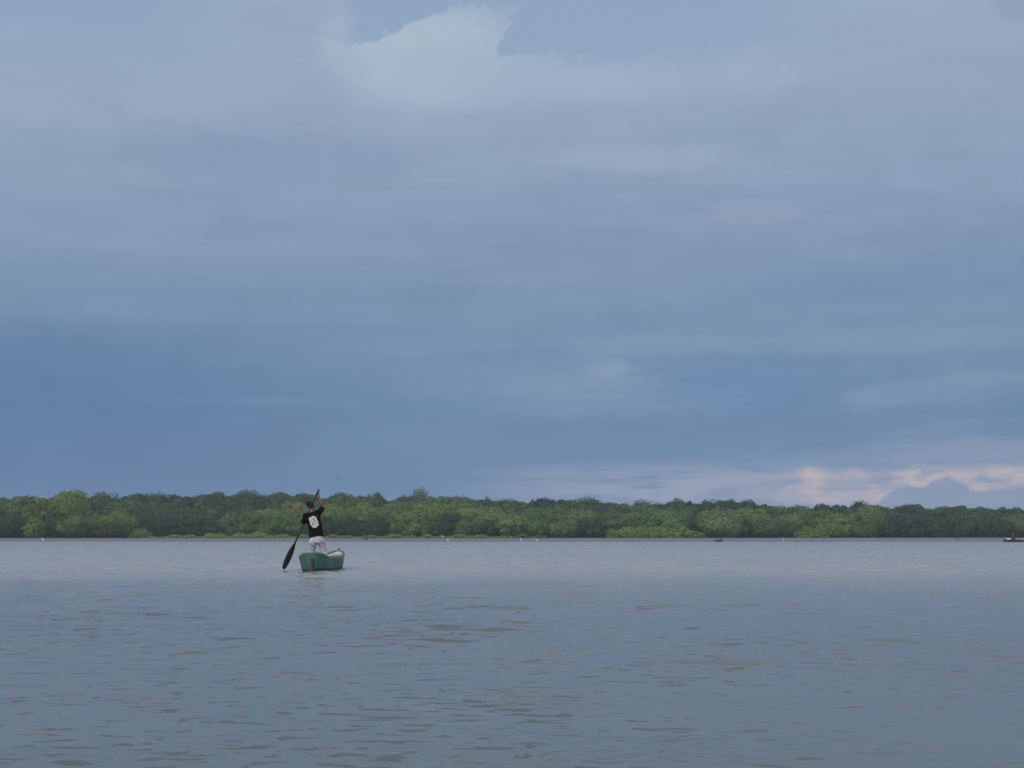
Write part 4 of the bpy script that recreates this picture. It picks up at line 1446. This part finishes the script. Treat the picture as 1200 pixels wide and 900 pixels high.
def seated(loc, rz, label):
    root = empty('person', loc, rz)
    tag(root, label, 'person')
    b0 = bmesh.new()
    blob(b0, (0, .02, .80), .075, .09, .108, 3)
    blob(b0, (0, .105, .79), .013, .018, .02, 2)
    for s in (-1, 1): blob(b0, (.077 * s, .01, .79), .012, .02, .03, 2)
    capsule(b0, (0, 0, .72), (0, 0, .60), .052, .06)
    loft(b0, [((0, 0, .60), (.11, 0, 0), (0, .075, 0)), ((0, 0, .50), (.17, 0, 0), (0, .10, 0)), ((0, -.01, .30), (.14, 0, 0), (0, .095, 0)), ((0, -.02, .08), (.16, 0, 0), (0, .11, 0)), ((0, -.02, .0), (.15, 0, 0), (0, .10, 0))])
    for s in (-1, 1):
        capsule(b0, (.11 * s, 0, .55), (.18 * s, 0, .54), .055, .056)
        capsule(b0, (.185 * s, 0, .53), (.22 * s, .06, .27), .05, .038)
        capsule(b0, (.22 * s, .06, .27), (.14 * s, .27, .20), .038, .026)
        capsule(b0, (.14 * s, .27, .20), (.12 * s, .33, .19), .03, .026)
        for k in range(4): capsule(b0, (.12 * s + .02 * (k - 1.5), .34, .19), (.12 * s + .022 * (k - 1.5), .40, .165 - .006 * k), .0105, .009, 8)
        capsule(b0, (.12 * s, .32, .20), (.07 * s, .36, .21), .012, .010, 8)
        capsule(b0, (.09 * s, 0, .06), (.14 * s, .40, .16), .08, .058)
        capsule(b0, (.14 * s, .40, .16), (.13 * s, .46, -.20), .055, .038)
        capsule(b0, (.13 * s, .44, -.22), (.14 * s, .60, -.24), .036, .028)
    fuse('body', b0, M['skin'], root, .011, 2)
    b1 = bmesh.new()
    loft(b1, [((0, 0, .62), (.10, 0, 0), (0, .085, 0)), ((0, 0, .52), (.19, 0, 0), (0, .125, 0)), ((0, -.01, .30), (.17, 0, 0), (0, .13, 0)), ((0, -.02, .02), (.19, 0, 0), (0, .14, 0))])
    for s in (-1, 1):
        capsule(b1, (.11 * s, 0, .55), (.185 * s, 0, .53), .068, .07)
        capsule(b1, (.185 * s, 0, .53), (.21 * s, .045, .33), .07, .06)
    fuse('shirt', b1, M['cloth_dark'], root, .014, 2)
    b2 = bmesh.new()
    loft(b2, [((0, -.02, .06), (.17, 0, 0), (0, .125, 0)), ((0, -.02, -.01), (.17, 0, 0), (0, .12, 0))])
    for s in (-1, 1):
        capsule(b2, (.09 * s, 0, .06), (.14 * s, .40, .16), .095, .075)
        capsule(b2, (.14 * s, .40, .16), (.13 * s, .46, -.12), .075, .06)
    fuse('trousers', b2, M['cloth_dark'], root, .014, 2)
    b3 = bmesh.new()
    blob(b3, (0, .01, .85), .092, .105, .085, 3)
    tube(b3, [(0, .01, .835), (0, .01, .850)], [.17, .15], 20)
    fuse('hat', b3, M['cloth_pale'], root, .01, 2)
    return root


sx = P(1187, 633, YD - .1)
seated((sx.x, YD - .02, 0.30), R(-60), 'small dark figure in a pale hat sitting in the far black canoe')

# ------------------------------------------------------------------ small teal boat at the mud edge
TB = [(0, .40), (.3, .46), (1.3, .50), (2.2, .36), (2.9, .04)]
TG = [(0, .30), (1.3, .30), (2.2, .36), (2.9, .48)]
TK = [(0, -.03), (1.3, -.06), (2.3, -.02), (2.9, .2)]
tbp = P(839, 634.5, 236.0)
gz0 = 0.02
tboat = empty('skiff', (tbp.x, 236.0, gz0), R(-28))
tag(tboat, 'small teal rowing skiff drawn up at the edge of the mud', 'boat')
link('hull', hull_mesh(2.9, TB, TG, TK, 26), M['teal'], tboat)
link('inner_lining', hull_mesh(2.9, TB, TG, TK, 22, .025, .05, .06, 2.75), M['teal'], tboat)
link('gunwale', rail_mesh(1, 2.9, TB, TG, 0, 2.86, .05, .04, 24), M['teal'], tboat)
link('gunwale', rail_mesh(-1, 2.9, TB, TG, 0, 2.86, .05, .04, 24), M['teal'], tboat)
for s in (.5, 1.5):
    link('seat', box_mesh('seat', interp(TB, s) * 2 - .08, .2, .03, .006, (0, s, .22)), M['rail_brown'], tboat)


# ------------------------------------------------------------------ egrets on the mud, a bird in the air, driftwood
def egret_mesh():
    b0 = bmesh.new()
    blob(b0, (0, -.02, .40), .085, .19, .095, 3, 0, Matrix.Rotation(R(18), 3, 'X'))
    capsule(b0, (0, -.15, .37), (0, -.28, .32), .05, .02)
    for a, b_, r1, r2 in (((0, .12, .45), (0, .20, .53), .05, .034), ((0, .20, .53), (0, .17, .64), .034, .027), ((0, .17, .64), (0, .20, .74), .027, .026)):
        capsule(b0, a, b_, r1, r2)
    blob(b0, (0, .225, .765), .030, .055, .032, 3)
    for s in (-1, 1):
        capsule(b0, (.035 * s, 0, .36), (.04 * s, -.02, .20), .022, .012)
        capsule(b0, (.04 * s, -.02, .20), (.04 * s, .0, .012), .011, .010)
        for k in (-1, 0, 1): capsule(b0, (.04 * s, 0, .012), (.04 * s + .035 * k, .07, .010), .009, .007, 8)
    return b0


e_root = None
EGS = 0.82
eg = [(53, 635.2, 1.0, 70, 'lone white egret on the mud in front of the left clump of trees'),
      (519, 629.8, .85, 110, 'white egret highest up, at the foot of the bank under the trees'),
      (525, 634.4, .9, -100, 'white egret at the water edge just below the one at the bank foot'),
      (610.4, 634.9, 1.1, 20, 'tall thin white egret standing left of the pair below the centre trees'),
      (629, 634.6, .95, 85, 'plump white egret standing right of the tall thin one'),
      (916.5, 634.9, 1.05, 160, 'single white egret on the right among dark driftwood')]
beak_me = None
for px, py, sc, rz, lbl in eg:
    if py < 632: Y = 338.0; k = 1.35
    elif px < 200: Y = 256.0; k = 1.0
    else: Y = 232.8; k = 1.0
    x = (px - 600) / FPX * Y
    z = max(float(ground_z(x, Y)), -0.03)
    rt_ = empty('egret', (x, Y, z), R(rz))
    rt_.scale = (sc * k * EGS,) * 3
    if e_root is None:
        e_root = fuse('body', egret_mesh(), M['white'], rt_, .008, 2)
        b1 = bmesh.new(); tube(b1, [(0, .265, .765), (0, .37, .752)], [.012, .003], 8)
        beak_me = bm_mesh('beak', b1)
        link('beak', beak_me, M['beak'], rt_)
    else:
        c1 = e_root.copy(); C.objects.link(c1); c1.parent = rt_
        link('beak', beak_me, M['beak'], rt_)
    tag(rt_, lbl, 'egret', 'white egrets on the mud flat')

fp = P(396.6, 561, 120)
fb_ = empty('flying_bird', fp, R(30))
tag(fb_, 'tiny dark bird flying in the sky right above the raised paddle', 'bird')
b0 = bmesh.new()
blob(b0, (0, 0, 0), .022, .075, .022, 3)
blob(b0, (0, .08, .008), .016, .022, .016, 2)
capsule(b0, (0, -.06, 0), (0, -.13, 0), .014, .008)
for s in (-1, 1):
    capsule(b0, (0, .01, 0), (.08 * s, .02, .06), .016, .012)
    capsule(b0, (.08 * s, .02, .06), (.16 * s, -.02, .13), .012, .006)
fuse('body', b0, M['bird'], fb_, .006, 1)

logs = [(429, 632.6, 288, 6.5, .20, 82, 'dark log on the mud right of the paddler'),
        (440, 634.3, 250, 5.0, .10, 95, 'thin dark log at the water edge just right of the dark log'),
        (905, 634.6, 234.5, 3.5, .09, 88, 'dark driftwood branch left of the single egret'),
        (932, 634.5, 234.5, 6.0, .13, 92, 'longest dark driftwood branch right of the single egret'),
        (949, 634.7, 234.5, 4.5, .12, 85, 'crooked dark driftwood branch in the middle of the scatter'),
        (962, 634.7, 234.2, 2.4, .08, 97, 'short dark driftwood branch near the right end of the scatter'),
        (1119, 632.3, 290, 5.0, .10, 88, 'short thin log lying alone on the mud far to the right')]
for i, (px, py, Y, wpx, h, rz, lbl) in enumerate(logs):
    x = (px - 600) / FPX * Y
    ln = wpx * Y / FPX
    z = max(float(ground_z(x, Y)), 0.0)
    b0 = bmesh.new()
    rr3 = np.random.default_rng(300 + i)
    pts = [(rr3.normal(0, .05), -ln / 2 + ln * t, h * (.45 + .35 * math.sin(3 * t + i))) for t in (0, .25, .5, .75, 1)]
    tube(b0, pts, [h * .42, h * .55, h * .5, h * .4, h * .2], 9)
    tube(b0, [pts[2], (pts[2][0] + .1, pts[2][1] + ln * .12, h * 1.6), (pts[2][0] + .12, pts[2][1] + ln * .2, h * 1.9)], [h * .22, h * .16, h * .08], 7)
    o = link('driftwood', bm_mesh('driftwood', b0), M['drift'])
    o.location = (x, Y, z)
    o.rotation_euler = (0, 0, R(rz))
    tag(o, lbl, 'driftwood', 'driftwood on the mud flat')

# ------------------------------------------------------------------ air
hz_ = bmesh.new()
bmesh.ops.create_cube(hz_, size=1)
hme = bm_mesh('haze', hz_, False)
hmat = bpy.data.materials.new('damp air')
nt, out = nodes_of(hmat)
pv_ = N(nt, 'ShaderNodeVolumePrincipled')
pv_.inputs['Color'].default_value = (0.80, 0.88, 1.0, 1)
pv_.inputs['Density'].default_value = 0.0003
pv_.inputs['Anisotropy'].default_value = 0.1
nt.links.new(pv_.outputs[0], out.inputs['Volume'])
haze = link('haze', hme, hmat)
haze.scale = (20000, 20000, 22)
haze.location = (0, 500, 22 / 2 - 3.0)
tag(haze, 'thin damp blue air over the estuary', kind='stuff')

S.cycles.max_bounces = 8
S.cycles.volume_bounces = 0
S.cycles.use_denoising = True
